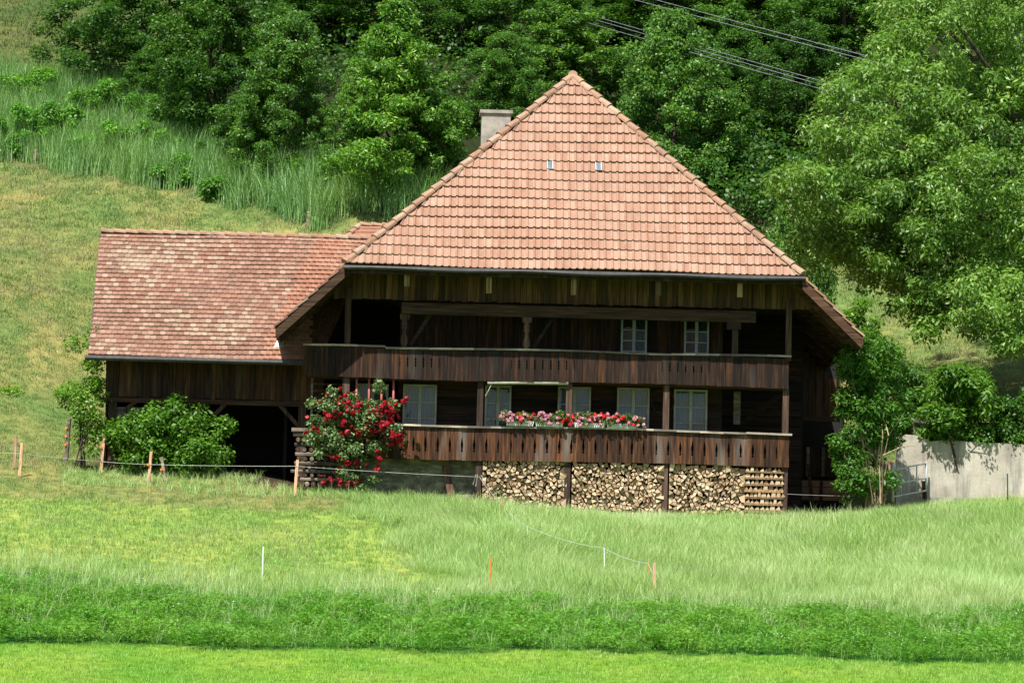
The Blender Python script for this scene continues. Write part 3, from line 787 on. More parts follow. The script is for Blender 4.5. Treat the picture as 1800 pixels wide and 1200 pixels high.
for c_ in range(ANC):
    v0 = c_ * AEX; k = 0
    while True:
        x = sx0 - .04 - (ATW / 2 if c_ % 2 else 0) + k * ATW; k += 1
        P0 = np.array([x, AE - .05, AZ]) + avd * (v0 + random.uniform(-.005, .005)) + avn * (random.uniform(-.004, .005) + .02 * math.sin(x * .8 + c_ * .3) - .01) + avd * .012 * math.sin(x * .9 + c_)
        if x > sxr: break
        if P0[2] < side_z(x) - .05 and x > H(540, 600, 1.5)[0]: continue
        w = ATW - .006; Lg = AEX * 1.25; wavy = x > H(455 + 3.2 * c_, 500, 2)[0]
        prof = [(0, .008 if wavy else 0), (.2, .0 if not wavy else .012), (.5, -.012 if not wavy else .003), (.8, 0.0), (1, .0)]
        tgt = am2 if wavy else am
        vs = []
        for u, dv in prof: vs.append(P0 + np.array([u * w, 0, 0]) + avd * (dv if not wavy else 0) + avn * (.044 + (dv if wavy else 0)))
        for u, dv in prof: vs.append(P0 + np.array([u * w, 0, 0]) + avd * Lg + avn * (.004 + (dv if wavy else 0)))
        for u, dv in prof: vs.append(P0 + np.array([u * w, 0, 0]) + avd * ((dv if not wavy else 0) + .002) - avn * .0)
        if c_ % 2 and k == 1: vs = [np.array([max(p_[0], sx0 - .04), p_[1], p_[2]]) for p_ in vs]
        fs = [(i, i + 1, 6 + i, 5 + i) for i in range(4)] + [(10 + i, 11 + i, i + 1, i) for i in range(4)]
        tgt.add(vs, fs)
link('roof_tiles', am.mesh('roof_tiles', M['tile_old']), sroof)['kind'] = 'stuff'
M['tile_new'] = tiles('newer_clay_tile', [(0, (.24, .105, .065)), (.5, (.28, .135, .085)), (1, (.31, .17, .115))], .35)
link('roof_tiles', am2.mesh('roof_tiles', M['tile_new']), sroof)['kind'] = 'stuff'
ridge_run((sx0 - .03, ARY, ARZ + .03), (sxr, ARY, ARZ + .03), 22, sroof, r=.11)
bt = MB()
for c_ in range(14):
    v0 = ALEN * c_ / 14; y0_ = ARY + (ALEN - v0) * math.cos(ATH); 
gt = MB(); gxa, gxb = H(150, 627, AE)[0], H(545, 634, AE)[0]
sec = [(-.14, .02), (-.16, -.06), (-.10, -.12), (-.02, -.12), (.03, -.05), (.03, .03)]
for i in range(10):
    xa = gxa + (gxb - gxa) * i / 10; xb2 = gxa + (gxb - gxa) * (i + 1) / 10
    gt.add([(xa, AE - .03 + y, AZ - .03 + z) for y, z in sec] + [(xb2, AE - .03 + y, AZ - .03 + z) for y, z in sec], [(k, 6 + k, 7 + k, k + 1) for k in range(5)])
link('gutter', gt.mesh('gutter', M['gutter']), sroof)
link('verge_board', MB().prism([(0, 0), (1, 0), (1, .01), (0, .01)], 0, .01).mesh('verge_board', M['grey_wood']), sroof) if False else None
vb = MB(); vb.beam((sx0 - .03, AE - .02, AZ - .1), (sx0 - .03, ARY, ARZ - .1), .04, .2); link('verge_board', vb.mesh('verge_board', M['grey_wood']), sroof)
# small hipped rear roof peeping over the ridge, and its sheet flashing
a = H(598, 416, 6.5); b2 = H(632, 397, 7.5); c2 = H(668, 397, 7.5); d2 = H(690, 440, 6.5)
sr = MB(); nrow = 5
for r_ in range(nrow):
    t0, t1 = r_ / nrow, (r_ + 1) / nrow
    q = [(a[0] + (b2[0] - a[0]) * t0 - .0, 6.3 + t0 * 1.0, a[1] - .25 + (b2[1] - a[1] + .25) * t0 + .05), (d2[0], 6.3 + t0, a[1] - .25 + (b2[1] - a[1] + .25) * t0 + .05),
         (d2[0], 6.3 + t1, a[1] - .25 + (b2[1] - a[1] + .25) * t1), (a[0] + (b2[0] - a[0]) * t1, 6.3 + t1, a[1] - .25 + (b2[1] - a[1] + .25) * t1)]
    sr.add(q + [(x, y, z - .07) for x, y, z in q], [(0, 1, 2, 3), (4, 5, 1, 0), (7, 6, 5, 4), (3, 7, 4, 0)])
rr = part('rear_roof', sr, M['tile_new'], shed)
ridge_run((a[0], 6.3, a[1] - .2), (b2[0], 7.3, b2[1] + .02), 4, rr, r=.09)
ridge_run((b2[0], 7.3, b2[1] + .02), (d2[0], 7.3, b2[1] + .02), 3, rr, r=.09)
fl = MB(); a = H(477, 601, EY + .4); b2 = H(489, 586, EY + .4)
fl.add([(a[0], 1.1, a[1]), (b2[0] + .1, 1.1, a[1] - .02), (b2[0] + .1, 1.25, b2[1] + .12), (b2[0], 1.25, b2[1] + .12)], [(0, 1, 2, 3)])
link('flashing', fl.mesh('flashing', M['flash']), sroof)
# front boarding
SWY = 2.0
wx0_, _z = H(186, 660, SWY); wx1_, _z2 = H(560, 690, SWY)
ztop = AZ + .5; zbot = (H(190, 697, SWY)[1] + H(530, 704, SWY)[1]) / 2
fw = part('front_wall', MB().box(wx0_ + .02, wx1_, SWY + .05, SWY + .1, zbot, ztop + .6), M['dark'], shed)
x = wx0_
while x < wx1_:
    w = random.uniform(.14, .23)
    link('board', MB().box(x, x + w - .01, SWY + random.uniform(-.015, .01), SWY + .04, zbot + random.uniform(-.02, .02), ztop).mesh('board', M['board_shed']), fw); x += w
part('sill_beam', MB().box(wx0_ - .15, wx1_, SWY - .05, SWY + .16, zbot - .16, zbot - .022), M['beam'], shed)
for px in (198, 361, 531):
    x = H(px, 740, SWY + .1)[0]
    part('post', MB().box(x - .11, x + .11, SWY + .0, SWY + .2, -.2, zbot - .16), M['post'], shed)
for pa, ya, pb, yb in ((243, 702, 218, 722), (322, 702, 346, 728), (400, 706, 364, 742), (486, 706, 524, 748)):
    a = H(pa, ya, SWY + .05); b2 = H(pb, yb, SWY + .05); s = MB(); s.beam((a[0], SWY + .05, a[1]), (b2[0], SWY + .05, b2[1]), .11, .11); part('brace', s, M['post'], shed)
a = H(205, 714, SWY + .1); b2 = H(358, 800, SWY + .1)
zz = a[1]
while zz > b2[1] - .4:
    part('plank', MB().box(wx0_ + .1, b2[0], SWY + .06, SWY + .1, zz - .3, zz - .015), M['grey_wood'] if zz == a[1] else M['board_shed'], shed); zz -= .3
part('back_wall', MB().box(wx0_, wx1_ + 1, 6.2, 6.3, 0, AZ + .4), M['dark'], shed)
part('side_wall', MB().box(wx0_, wx0_ + .06, SWY + .2, 6.2, .2, AZ + .8), M['board_shed'], shed)
part('side_wall', MB().box(wx1_ + .9, wx1_ + 1, 2.6, 6.3, -.2, AZ + .4), M['dark'], shed)
part('loft_floor', MB().box(wx0_ + .1, wx1_, SWY + .15, 6.1, zbot - .05, zbot + .05), M['dark'], shed)
# ================================================================== THINGS AT THE HOUSE
for k, px in enumerate((627, 649, 671, 692)):    # red bars between balcony and rail
    a = H(px, 664, .15); b2 = H(px - 1, 745, .15)
    part('red_bar', MB().tube([(a[0], .15, uzb), (b2[0], .15, lzt)], .035, 6), M['red_paint'], house, smooth_=True)
# firewood
def clip(poly, nx, nz, d):                       # keep nx*x+nz*z <= d
    out = []
    for i in range(len(poly)):
        p, q = poly[i], poly[(i + 1) % len(poly)]
        a = nx * p[0] + nz * p[1] - d; b_ = nx * q[0] + nz * q[1] - d
        if a <= 0: out.append(p)
        if a * b_ < 0:
            t = a / (a - b_); out.append((p[0] + (q[0] - p[0]) * t, p[1] + (q[1] - p[1]) * t))
    return out
def area(p): return .5 * sum(p[i][0] * p[(i + 1) % len(p)][1] - p[(i + 1) % len(p)][0] * p[i][1] for i in range(len(p)))
def log_cells(x0, x1, z0, z1, s, rnd):
    pts = []; nz = int((z1 - z0) / (s * .88)); 
    for r_ in range(nz):
        nxn = int((x1 - x0) / s)
        for c_ in range(nxn):
            pts.append((x0 + (c_ + .5 + (.5 if r_ % 2 else 0) * .9 - .2 + rnd.uniform(-.45, .45)) * s, z0 + (r_ + .5 + rnd.uniform(-.45, .45)) * s * .88))
    out = []
    for i, p in enumerate(pts):
        top = z1 + rnd.uniform(-.05, .10)
        poly = [(x0, z0), (x1, z0), (x1, top), (x0, top)]
        for j, q in enumerate(pts):
            if i == j: continue
            dx, dz = q[0] - p[0], q[1] - p[1]; d2 = dx * dx + dz * dz
            if d2 > (s * 2.6) ** 2: continue
            L = math.sqrt(d2); poly = clip(poly, dx / L, dz / L, (dx * (p[0] + q[0]) / 2 + dz * (p[1] + q[1]) / 2) / L - rnd.uniform(.002, .007))
            if len(poly) < 3: break
        if len(poly) < 3 or area(poly) < .002: continue
        while len(poly) > rnd.choice((3, 3, 4, 4, 5)):   # cleave the cell to a split log
            losses = [abs(area([poly[k - 1], poly[k], poly[(k + 1) % len(poly)]])) for k in range(len(poly))]
            k = losses.index(min(losses))
            if losses[k] > .42 * area(poly): break
            poly = poly[:k] + poly[k + 1:]
        out.append(poly)
    return out
rnd = random.Random(3)
def woodstack(px0, px1, pyt, pyb, label, s=.114):
    x0, zt = H(px0, pyt, .1); x1, zb = H(px1, pyb, .1)
    st = hroot('firewood_stack', (x0 + x1) / 2, .3, zb - .05, label, 'firewood', 'firewood stacked under the lower balcony')
    for poly in log_cells(x0, x1, zb - .2, zt, s, rnd):
        cx = sum(p[0] for p in poly) / len(poly); cz = sum(p[1] for p in poly) / len(poly)
        y = .08 + rnd.uniform(-.07, .07); tl = [rnd.uniform(-.035, .035) for _ in poly]
        if rnd.random() < .004: continue
        mb = MB(); k = len(poly); pp = [(cx + (p[0] - cx) * .98, cz + (p[1] - cz) * .98) for p in poly]
        mb.add([(p[0], y + t, p[1]) for p, t in zip(pp, tl)] + [(p[0], y + .5, p[1]) for p in pp], [tuple(range(k))], 0)
        for i in range(k): j = (i + 1) % k; mb.f.append((i, k + i, k + j, j)); mb.m.append(1)
        part('split_log', mb, [M['log_end'], M['log_side']], st)
    return st
woodstack(849, 995, 808, 880, 'split firewood stack filling the bay nearest the red rose bush')
woodstack(1006, 1166, 812, 892, 'split firewood stack in the middle bay, under the second flower box')
woodstack(1177, 1309, 818, 898, 'split firewood stack in the bay beside the crosswise log crib')
# crib of alternating layers closing the row
x0, zt = H(1310, 817, .08); x1, zb = H(1376, 902, .08)
crib = hroot('firewood_crib', (x0 + x1) / 2, .3, zb, 'narrow firewood crib of alternating layers at the right end post', 'firewood', 'firewood stacked under the lower balcony')
z = zb - .15; lay = 0
while z < zt - .04:
    if lay % 2 == 0:
        h = rnd.uniform(.045, .07)
        for yy in (.06, .34):
            mb = MB(); mb.beam((x0 + rnd.uniform(-.03, .02), yy, z + h / 2 + rnd.uniform(-.01, .01)), (x1 + rnd.uniform(-.02, .03), yy + rnd.uniform(-.02, .02), z + h / 2), h, .1)
            part('split_log', mb, M['log_side'], crib)
    else:
        h = .125; x = x0
        while x < x1 - .06:
            w = rnd.uniform(.10, .17); p = [(x, z), (x + w - .015, z + .003), (x + w * rnd.uniform(.35, .8), z + h * rnd.uniform(.75, .98))]
            if rnd.random() < .4: p = [(x, z), (x + w - .015, z), (x + w * .85, z + h * .85), (x + w * .2, z + h * .9)]
            mb = MB(); mb.prism(p, .04 + rnd.uniform(-.03, .03), .5, 0, 1); part('split_log', mb, [M['log_end'], M['log_side']], crib); x += w
    z += h; lay += 1
# old grey log stack beside the shed door
x0, zt = H(516, 752, .3); x1, zb = H(600, 850, .3)
old = hroot('old_log_stack', (x0 + x1) / 2, .5, zb, 'old grey stack of weathered logs under a flat board, left of the roses', 'log stack')
z = zb - .1; lay = 0
while z < zt - .1:
    h = rnd.uniform(.10, .15)
    if lay % 2:
        mb = MB(); mb.tube([(x0 + rnd.uniform(-.05, .1), .3, z + h / 2), ((x0 + x1) / 2, .3, z + h / 2 + .01), (x1, .3, z + h / 2)], [h * .42, h * .5, h * .4], 7)
        part('log', mb, M['grey_wood'], old)
    else:
        x = x0 + rnd.uniform(0, .1)
        while x < x1:
            w = rnd.uniform(.12, .22); mb = MB(); mb.tube([(x + w / 2, .22 + rnd.uniform(-.06, .06), z + h / 2), (x + w / 2, .8, z + h / 2)], h * .48, 7)
            part('log', mb, M['grey_wood'] if rnd.random() < .3 else M['post'], old); x += w + .02
    z += h; lay += 1
part('cover_board', MB().box(x0 - .05, x1, .1, .9, zt - .1, zt), M['grey_wood'], old)
part('cover_board', MB().box(x0 + .0, x1, .16, .9, zt - .22, zt - .13), M['grey_wood'], old)
# ladder in the dark corner left of the roses
a = H(549, 664, 1.0); b2 = H(545, 745, 1.0); c2 = H(607, 664, 1.0)
lad = hroot('wooden_ladder', (a[0] + c2[0]) / 2, 1.0, b2[1], 'wooden ladder standing in the dark gap behind the rose bush', 'ladder')
part('rail', MB().box(a[0] - .03, a[0] + .03, .97, 1.03, b2[1] - .3, uzb + .1), M['grey_wood'], lad)
part('rail', MB().box(c2[0] - .03, c2[0] + .03, .97, 1.03, b2[1] - .3, uzb + .1), M['post'], lad)
for k in range(9):
    z = b2[1] - .2 + k * .19
    part('rung', MB().box(a[0] + .03, c2[0] - .03, .98, 1.02, z, z + .045), M['post'], lad)
# wire hoop on the wall
c0 = H(1165, 706, 1.2); hp_ = hroot('wire_hoop', c0[0], 1.2, c0[1], 'thin wire hoop hanging on the dark wall beside a curtained window', 'hoop')
part('ring', MB().tube([(c0[0] + .33 * math.cos(t * math.pi / 12), 1.2, c0[1] + .33 * math.sin(t * math.pi / 12)) for t in range(25)], .012, 5), M['beam'], hp_)
# ---- leaf cloud builder
def foliage(name, clumps, n, L, W, material, droop=.2, upn=.5, shell=.45, seed=0, rndn=.7, out=.6):
    r = np.random.default_rng(seed); cl = np.asarray(clumps, float)
    w = cl[:, 3] * cl[:, 4] * cl[:, 5]; w = w ** .75; w /= w.sum()
    idx = r.choice(len(cl), n, p=w); d = unit(r.normal(size=(n, 3)))
    q = d * (r.random((n, 1)) ** shell)
    p = cl[idx, :3] + q * cl[idx, 3:6]
    nr = unit(d * out + np.array([0, 0, upn]) + r.normal(size=(n, 3)) * rndn * .6)
    t = unit(np.cross(nr, r.normal(size=(n, 3)))) ; t = unit(t + d * .35 + np.array([0, 0, -droop]))
    nr = unit(nr - t * (nr * t).sum(1, keepdims=True)); s = np.cross(t, nr)
    k = r.uniform(.65, 1.3, (n, 1)); Ls = L * k; Ws = W * k
    fold = nr * Ws * .22
    v = np.stack([p, p + t * Ls * .45 + s * Ws * .5 + fold, p + t * Ls, p + t * Ls * .45 - s * Ws * .5 + fold], 1).reshape(-1, 3)
    return np_mesh(name, v, np.arange(4 * n).reshape(-1, 4), material)
# ---- geranium boxes on the rail
def bloom_mesh(name, r, material, seed):         # a ruffled flower head
    g_ = np.random.default_rng(seed); n = 14; d = unit(g_.normal(size=(n, 3)) + np.array([0, -.3, .35]))
    t = unit(np.cross(d, g_.normal(size=(n, 3)))); s = np.cross(d, t); c_ = d * r * .55; q = r * .62
    v = np.stack([c_ - t * q * .8, c_ - s * q + d * q * .25, c_ + t * q + d * q * .1, c_ + s * q + d * q * .3], 1).reshape(-1, 3)
    return np_mesh(name, v, np.arange(4 * n).reshape(-1, 4), material)
red_b = [bloom_mesh('flower_head', .068, M['geranium_red'], s) for s in (1, 2)]
pink_b = [bloom_mesh('flower_head', .068, M['geranium_pink'], s) for s in (3, 4)]
def flowerbox(px0, px1, py, label, seed):
    r = random.Random(seed); x0, z0 = H(px0, py, -.05); x1 = H(px1, py, -.05)[0]; z0 = lzt + .03
    fbx = hroot('flower_box', (x0 + x1) / 2, -.05, z0, label, 'flower box', 'flower boxes on the lower balcony rail')
    nbx = 2
    for k in range(nbx):
        a = x0 + .08 + (x1 - x0 - .16) * k / nbx; b_ = x0 + .08 + (x1 - x0 - .16) * (k + 1) / nbx - .03
        t = MB(); t.add([(a + .03, -.12, z0), (b_ - .03, -.12, z0), (b_ - .03, .05, z0), (a + .03, .05, z0), (a, -.15, z0 + .14), (b_, -.15, z0 + .14), (b_, .08, z0 + .14), (a, .08, z0 + .14)],
                        [(3, 2, 1, 0), (0, 1, 5, 4), (1, 2, 6, 5), (2, 3, 7, 6), (3, 0, 4, 7), (4, 5, 6, 7)])
        tr_ = part('planter', t, M['planter'], fbx)
        for q in range(int((b_ - a) / .06)):
            xx = a + .03 + q * .06; link('lattice_bar', MB().beam((xx, -.155, z0 + .02), (xx + .04, -.165, z0 + .13), .014, .014).mesh('lattice_bar', M['white']), tr_)
    cl_ = [(r.uniform(x0, x1), r.uniform(-.18, .05), z0 + r.uniform(.13, .38), .12, .12, .10) for _ in range(40)]
    part('foliage', foliage('foliage', cl_, 2100, .055, .05, M['leaf_shrub'], .1, .6, .5, seed), None, fbx)
    k = int((x1 - x0) / .021)
    for i in range(k):
        u = (i + .5) / k; red = r.random() < (.34 + .28 * math.sin(u * 9 + seed))
        link('flower_head', r.choice(red_b if red else pink_b), fbx, Vector((x0 - .05 + (x1 - x0 + .1) * u + r.uniform(-.05, .05), -.12 + r.uniform(-.14, .1), z0 + r.triangular(.04, .47, .33) - .06 * abs(2 * u - 1))) - OFF[fbx.name]).scale = (r.uniform(.6, 1.15),) * 3
flowerbox(884, 997, 750, 'white flower box of red and pink geraniums left of the balcony post', 5)
flowerbox(1004, 1128, 752, 'white flower box of red and pink geraniums right of the balcony post', 9)
# ---- climbing rose
rbase = H(628, 858, -.55); rose = hroot('rose_bush', rbase[0], -.5, gz(to_world(rbase[0], -.5, 0).x, -.5), 'tall rose bush covered in deep red blooms before the lower balcony', 'rose bush')
rr_ = random.Random(21); rc = []
for px, py, rx, rz, n_ in ((620, 730, 62, 38, 16), (585, 740, 45, 40, 12), (670, 735, 38, 30, 10), (560, 775, 28, 28, 6), (620, 775, 45, 30, 9), (690, 770, 20, 22, 3), (610, 815, 34, 28, 8), (625, 848, 50, 18, 8), (575, 705, 30, 18, 4), (548, 755, 20, 18, 3), (665, 695, 12, 22, 2)):
    for _ in range(n_):
        t = rr_.uniform(0, 6.28); q = rr_.random() ** .6
        x, z = H(px + rx * q * math.cos(t), py + rz * q * math.sin(t), -.5)
        s = rr_.uniform(.14, .26); rc.append((x, -.5 + rr_.uniform(-.4, .4), z, s, s, s * .85))
part('foliage', foliage('foliage', rc, 9500, .085, .06, M['leaf_rose'], .15, .5, .4, 4), None, rose)
st = MB()
for _ in range(9):
    e = rr_.choice(rc); st.tube([(rbase[0] + rr_.uniform(-.3, .3), -.4, rbase[1] - .3), ((rbase[0] + e[0]) / 2 + rr_.uniform(-.2, .2), -.45, (rbase[1] + e[2]) / 2), e[:3]], [.022, .017, .008], 5)
part('stems', st, M['bark'], rose)
rose_b = [bloom_mesh('rose_bloom', .085, M['rose'], s) for s in (11, 12, 13)]
RB = [(575, 692), (587, 687), (598, 683), (612, 690), (622, 690), (540, 734), (537, 760), (709, 706), (715, 700), (700, 730), (690, 735), (680, 722), (672, 715), (660, 728), (648, 715), (655, 722)]
for cx, cy, n_, sx, sy in ((595, 710, 14, 26, 12), (588, 732, 10, 18, 12), (680, 722, 18, 24, 14), (625, 745, 8, 30, 8), (668, 745, 12, 22, 10), (640, 720, 8, 24, 10), (698, 770, 14, 14, 9), (615, 765, 5, 20, 8), (645, 755, 6, 18, 8), (665, 806, 5, 5, 12), (615, 850, 8, 22, 6), (580, 845, 4, 12, 8), (560, 757, 5, 14, 6), (625, 818, 5, 30, 12), (590, 800, 3, 14, 8)):
    for _ in range(int(n_ * 1.7)): RB.append((cx + rr_.gauss(0, sx * .6), cy + rr_.gauss(0, sy * .6)))
for px, py in RB:
    y = -.85 + rr_.uniform(-.15, .2); x, z = H(px, py, y)
    o = link('rose_bloom', rr_.choice(rose_b), rose, Vector((x, y, z)) - OFF[rose.name]); o.scale = (rr_.choice((.5, .65, .8, .95, 1.2)) * rr_.uniform(.85, 1.1),) * 3; o.rotation_euler = (rr_.uniform(-.4, .4), 0, rr_.uniform(0, 6))

# ================================================================== GARDEN WALL, GATE, FENCES
a = at(1578, 780, WALL_Y); b2 = at(1850, 790, WALL_Y)
gw = MB(); k = 40; X0, X1 = at(1575, 800, WALL_Y)[0], 24.0
for i in range(k):
    xa = X0 + (X1 - X0) * i / k; xb2 = X0 + (X1 - X0) * (i + 1) / k
    def top(x):
        px = 900 + (x - C[0]) / (WALL_Y + DIST) * FPX
        return at(px, float(np.interp(px, [1575, 1592, 1622, 1640, 1662, 1700, 1850], [772, 764, 766, 778, 773, 776, 784])), WALL_Y)[2]
    za, zb = top(xa), top(xb2); bul = .02 * math.sin(i * 1.7)
    P = [(xa, WALL_Y - .15 + bul, -.6), (xb2, WALL_Y - .15 + .02 * math.sin((i + 1) * 1.7), -.6), (xb2, WALL_Y - .12, zb), (xa, WALL_Y - .12, za),
         (xa, WALL_Y + .3, -.6), (xb2, WALL_Y + .3, -.6), (xb2, WALL_Y + .28, zb + .03), (xa, WALL_Y + .28, za + .03)]
    fs = [(0, 1, 2, 3), (3, 2, 6, 7), (5, 4, 7, 6)] + ([(4, 0, 3, 7)] if i == 0 else []) + ([(1, 5, 6, 2)] if i == k - 1 else [])
    gw.add(P, fs)
wobj = wroot('garden_wall', (X0 + 2, WALL_Y, gz(X0 + 2, WALL_Y - .5)), 'stained pale plaster garden wall right of the farmhouse', 'wall')
link('wall_face', gw.mesh('wall_face', M['plaster']), wobj, -wobj.location)
cp = MB(); p = at(1640, 883, WALL_Y - .35); q = at(1850, 889, WALL_Y - .35); cp.beam(p, (X1, q[1], q[2] - .05), .3, .09)
link('footing', cp.mesh('footing', M['concrete']), wobj, -wobj.location)
# grey timber rail above the wall
p = at(1606, 738, 4.5); q = at(1860, 757, 4.5)
rl = wroot('timber_rail', ((p[0] + q[0]) / 2, 4.5, gz((p[0] + q[0]) / 2, 4.5)), 'long grey timber rail on posts above the garden wall', 'rail')
rm = MB(); rm.beam(p, q, .14, .12); link('rail', rm.mesh('rail', M['grey_wood']), rl, -rl.location)
for t in (.02, .33, .66, .97):
    x = p[0] + (q[0] - p[0]) * t; zt_ = p[2] + (q[2] - p[2]) * t
    link('post', MB().box(x - .06, x + .06, 4.62, 4.74, gz(x, 4.7) - .2, zt_ + .05).mesh('post', M['grey_wood']), rl, -rl.location)
# gate, standing open towards the meadow
def gp(px, py, t): return Vector(at(px, py, 1.0 + 1.6 * t))
gat = wroot('metal_gate', Vector((at(1572, 880, 1.0)[0], 1.0, gz(at(1572, 880, 1.0)[0], 1.0))), 'galvanised tube gate standing open against the plaster wall', 'gate')
def gbar(name, a, b_, r):
    mb = MB(); mb.tube([a - gat.location, b_ - gat.location], r, 7); link(name, mb.mesh(name, M['metal'], True), gat)
gbar('gate_post', gp(1569, 812, 0), gp(1569, 882, 0), .055)
gbar('gate_upright', gp(1628, 812, 1), gp(1628, 864, 1), .03)
for ya, yb in ((826, 814), (851, 840), (873, 862)): gbar('gate_tube', gp(1569, ya, 0), gp(1628, yb, 1), .024)
for t in (.25, .48, .72): gbar('gate_upright', gp(1569 + 59 * t, 826 - 12 * t, t), gp(1569 + 59 * t, 873 - 11 * t, t), .02)
mb = MB(); a = at(1625, 845, 2.65); b2 = at(1625, 880, 2.65); mb.beam(a, (b2[0], b2[1], b2[2] - .3), .13, .13)
o = link('latch_post', mb.mesh('latch_post', M['post']), gat, -gat.location)
mb = MB(); a = at(1557, 815, .8); b2 = at(1557, 890, .8); mb.beam(a, (b2[0], b2[1], b2[2] - .3), .14, .14); link('latch_post', mb.mesh('latch_post', M['grey_wood']), gat, -gat.location)

def stake(parent, px, pyt, pyb, w, material, name='post', roundp=False, pxb=None, insul=None):
    b_ = on_ground(pxb if pxb is not None else px, pyb); t = Vector(at(px, pyt, b_.y))
    mb = MB(); d = (b_ - t).normalized(); root = b_ + d * .25
    off = parent.location if parent is not None else b_
    if roundp: mb.tube([root - off, b_ - off, t - off], [w / 2, w / 2, w / 2 * .9], 7)
    else: mb.beam(root - off, t - off, w, w)
    o = link(name, mb.mesh(name, material), parent, (0, 0, 0) if parent is not None else b_)
    if insul:
        for py in insul:
            p_ = t + (b_ - t) * ((py - pyt) / (pyb - pyt)) - off
            link('insulator', MB().box(p_.x - .09, p_.x - .02, p_.y - .09, p_.y + .02, p_.z - .03, p_.z + .03).mesh('insulator', M['orange']), o)
    return o, b_, t
def wire(parent, pts, r=.011, material=None, sagf=.01):
    off = parent.location; P = []
    for a, b_ in zip(pts[:-1], pts[1:]):
        a, b_ = Vector(a), Vector(b_)
        for i in range(6):
            t = i / 6; p = a.lerp(b_, t); p.z -= sagf * (b_ - a).length * 4 * t * (1 - t); P.append(p - off)
    P.append(Vector(pts[-1]) - off)
    link('wire', MB().tube(P, r, 5).mesh('wire', material or M['wire']), parent)
f0 = on_ground(264, 853)
fen = wroot('electric_fence', f0, 'rope fence on pale wooden stakes across the meadow before the shed and roses', 'fence')
wp = []
_, b0, t0 = stake(fen, 39, 778, 840, .075, M['new_post'], pxb=34); Wd = [at(-120, 790, b0.y), at(37, 797, b0.y)]
_, b0, _t = stake(fen, 183, 768, 832, .085, M['new_post'], pxb=177, insul=(786,)); Wd.append(at(179, 811, b0.y - .05))
_, b0, _t = stake(fen, 266, 793, 853, .075, M['new_post'], pxb=261, insul=(817,)); Wd.append(at(264, 816, b0.y - .05))
_, b0, _t = stake(fen, 284, 803, 850, .08, M['grey_wood'], pxb=291, insul=(826,))
_, b0, _t = stake(fen, 523, 808, 873, .075, M['new_post'], pxb=518); Wd.append(at(521, 819, b0.y - .05))
tie = at(843, 838, -.25); Wd.append(tie); wire(fen, Wd, .0058, sagf=.004)
for dx, dz in ((-.18, -.22), (-.10, -.27), (.10, -.12)):
    link('rope_end', MB().tube([Vector(tie) - fen.location, Vector(tie) + Vector((dx * .6, -.08, .06)) - fen.location, Vector(tie) + Vector((dx, -.1, dz)) - fen.location], .009, 5).mesh('rope_end', M['wire']), fen)
W2 = [tie]
for px, pt, pb, w, mm, pw in ((884, 880, 912, .03, 'orange', 886), (927, 924, 960, .03, 'white', 925), (1062, 962, 1003, .03, 'white', 963), (1140, 988, 1032, .03, 'orange', 990), (1150, 988, 1052, .07, 'new_post', 1010)):
    _, b0, _t = stake(fen, px, pt, pb, w, M[mm], roundp=(w < .05), pxb=px + 1); W2.append(at(px, pw, b0.y))
wire(fen, W2, .0058, sagf=.02)
f1 = on_ground(1562, 897)
fe2 = wroot('electric_fence', f1, 'rope fence strung from the end balcony post past the gate to a green stake', 'fence')
_, b0, _t = stake(fe2, 1562, 872, 897, .09, M['new_post']); W3 = [at(1384, 868, -.2), at(1562, 872, b0.y)]
wire(fe2, W3, .0055, sagf=.004)
_, b1, _t = stake(fe2, 1771, 832, 890, .045, M['green_post'], roundp=True)
wire(fe2, [at(1562, 874, b0.y), at(1771, 884, b1.y), at(1900, 886, b1.y)], .0055, sagf=.006)
for px, pt, pb, w, mm, lab, rp_ in ((28, 766, 826, .075, 'new_post', 'pale wooden stake behind the leftmost fence stake', False),
        (463, 960, 1022, .035, 'white', 'thin white plastic stake at the edge of the clover', True), (863, 978, 1044, .035, 'orange', 'thin orange plastic stake where clover meets tall grass', True),
        (1036, 850, 895, .03, 'white', 'thin white stake in front of the middle firewood bay', True),
        (63, 263, 292, .12, 'grey_wood', 'short grey post at the foot of the reeds, far left', False), (274, 305, 335, .11, 'grey_wood', 'short grey post at the foot of the reeds above the shed roof', False),
        (543, 372, 404, .12, 'grey_wood', 'short grey post before the reeds beside the small rear roof', False)):
    o, b0, _t = stake(None, px, pt, pb, w, M[mm], name='wooden_stake' if 'wood' in mm or 'new' in mm else 'plastic_stake', roundp=rp_, pxb=px - (2 if w < .05 else 3))
    tag(o, lab, 'stake')
ob = on_ground(116, 815); op = wroot('old_fence_post', ob, 'crooked weathered post with orange insulators beside the light bush', 'fence post')
stake(op, 122, 735, 815, .13, M['grey_wood'], name='shaft', roundp=True, pxb=116, insul=(752, 767, 782))
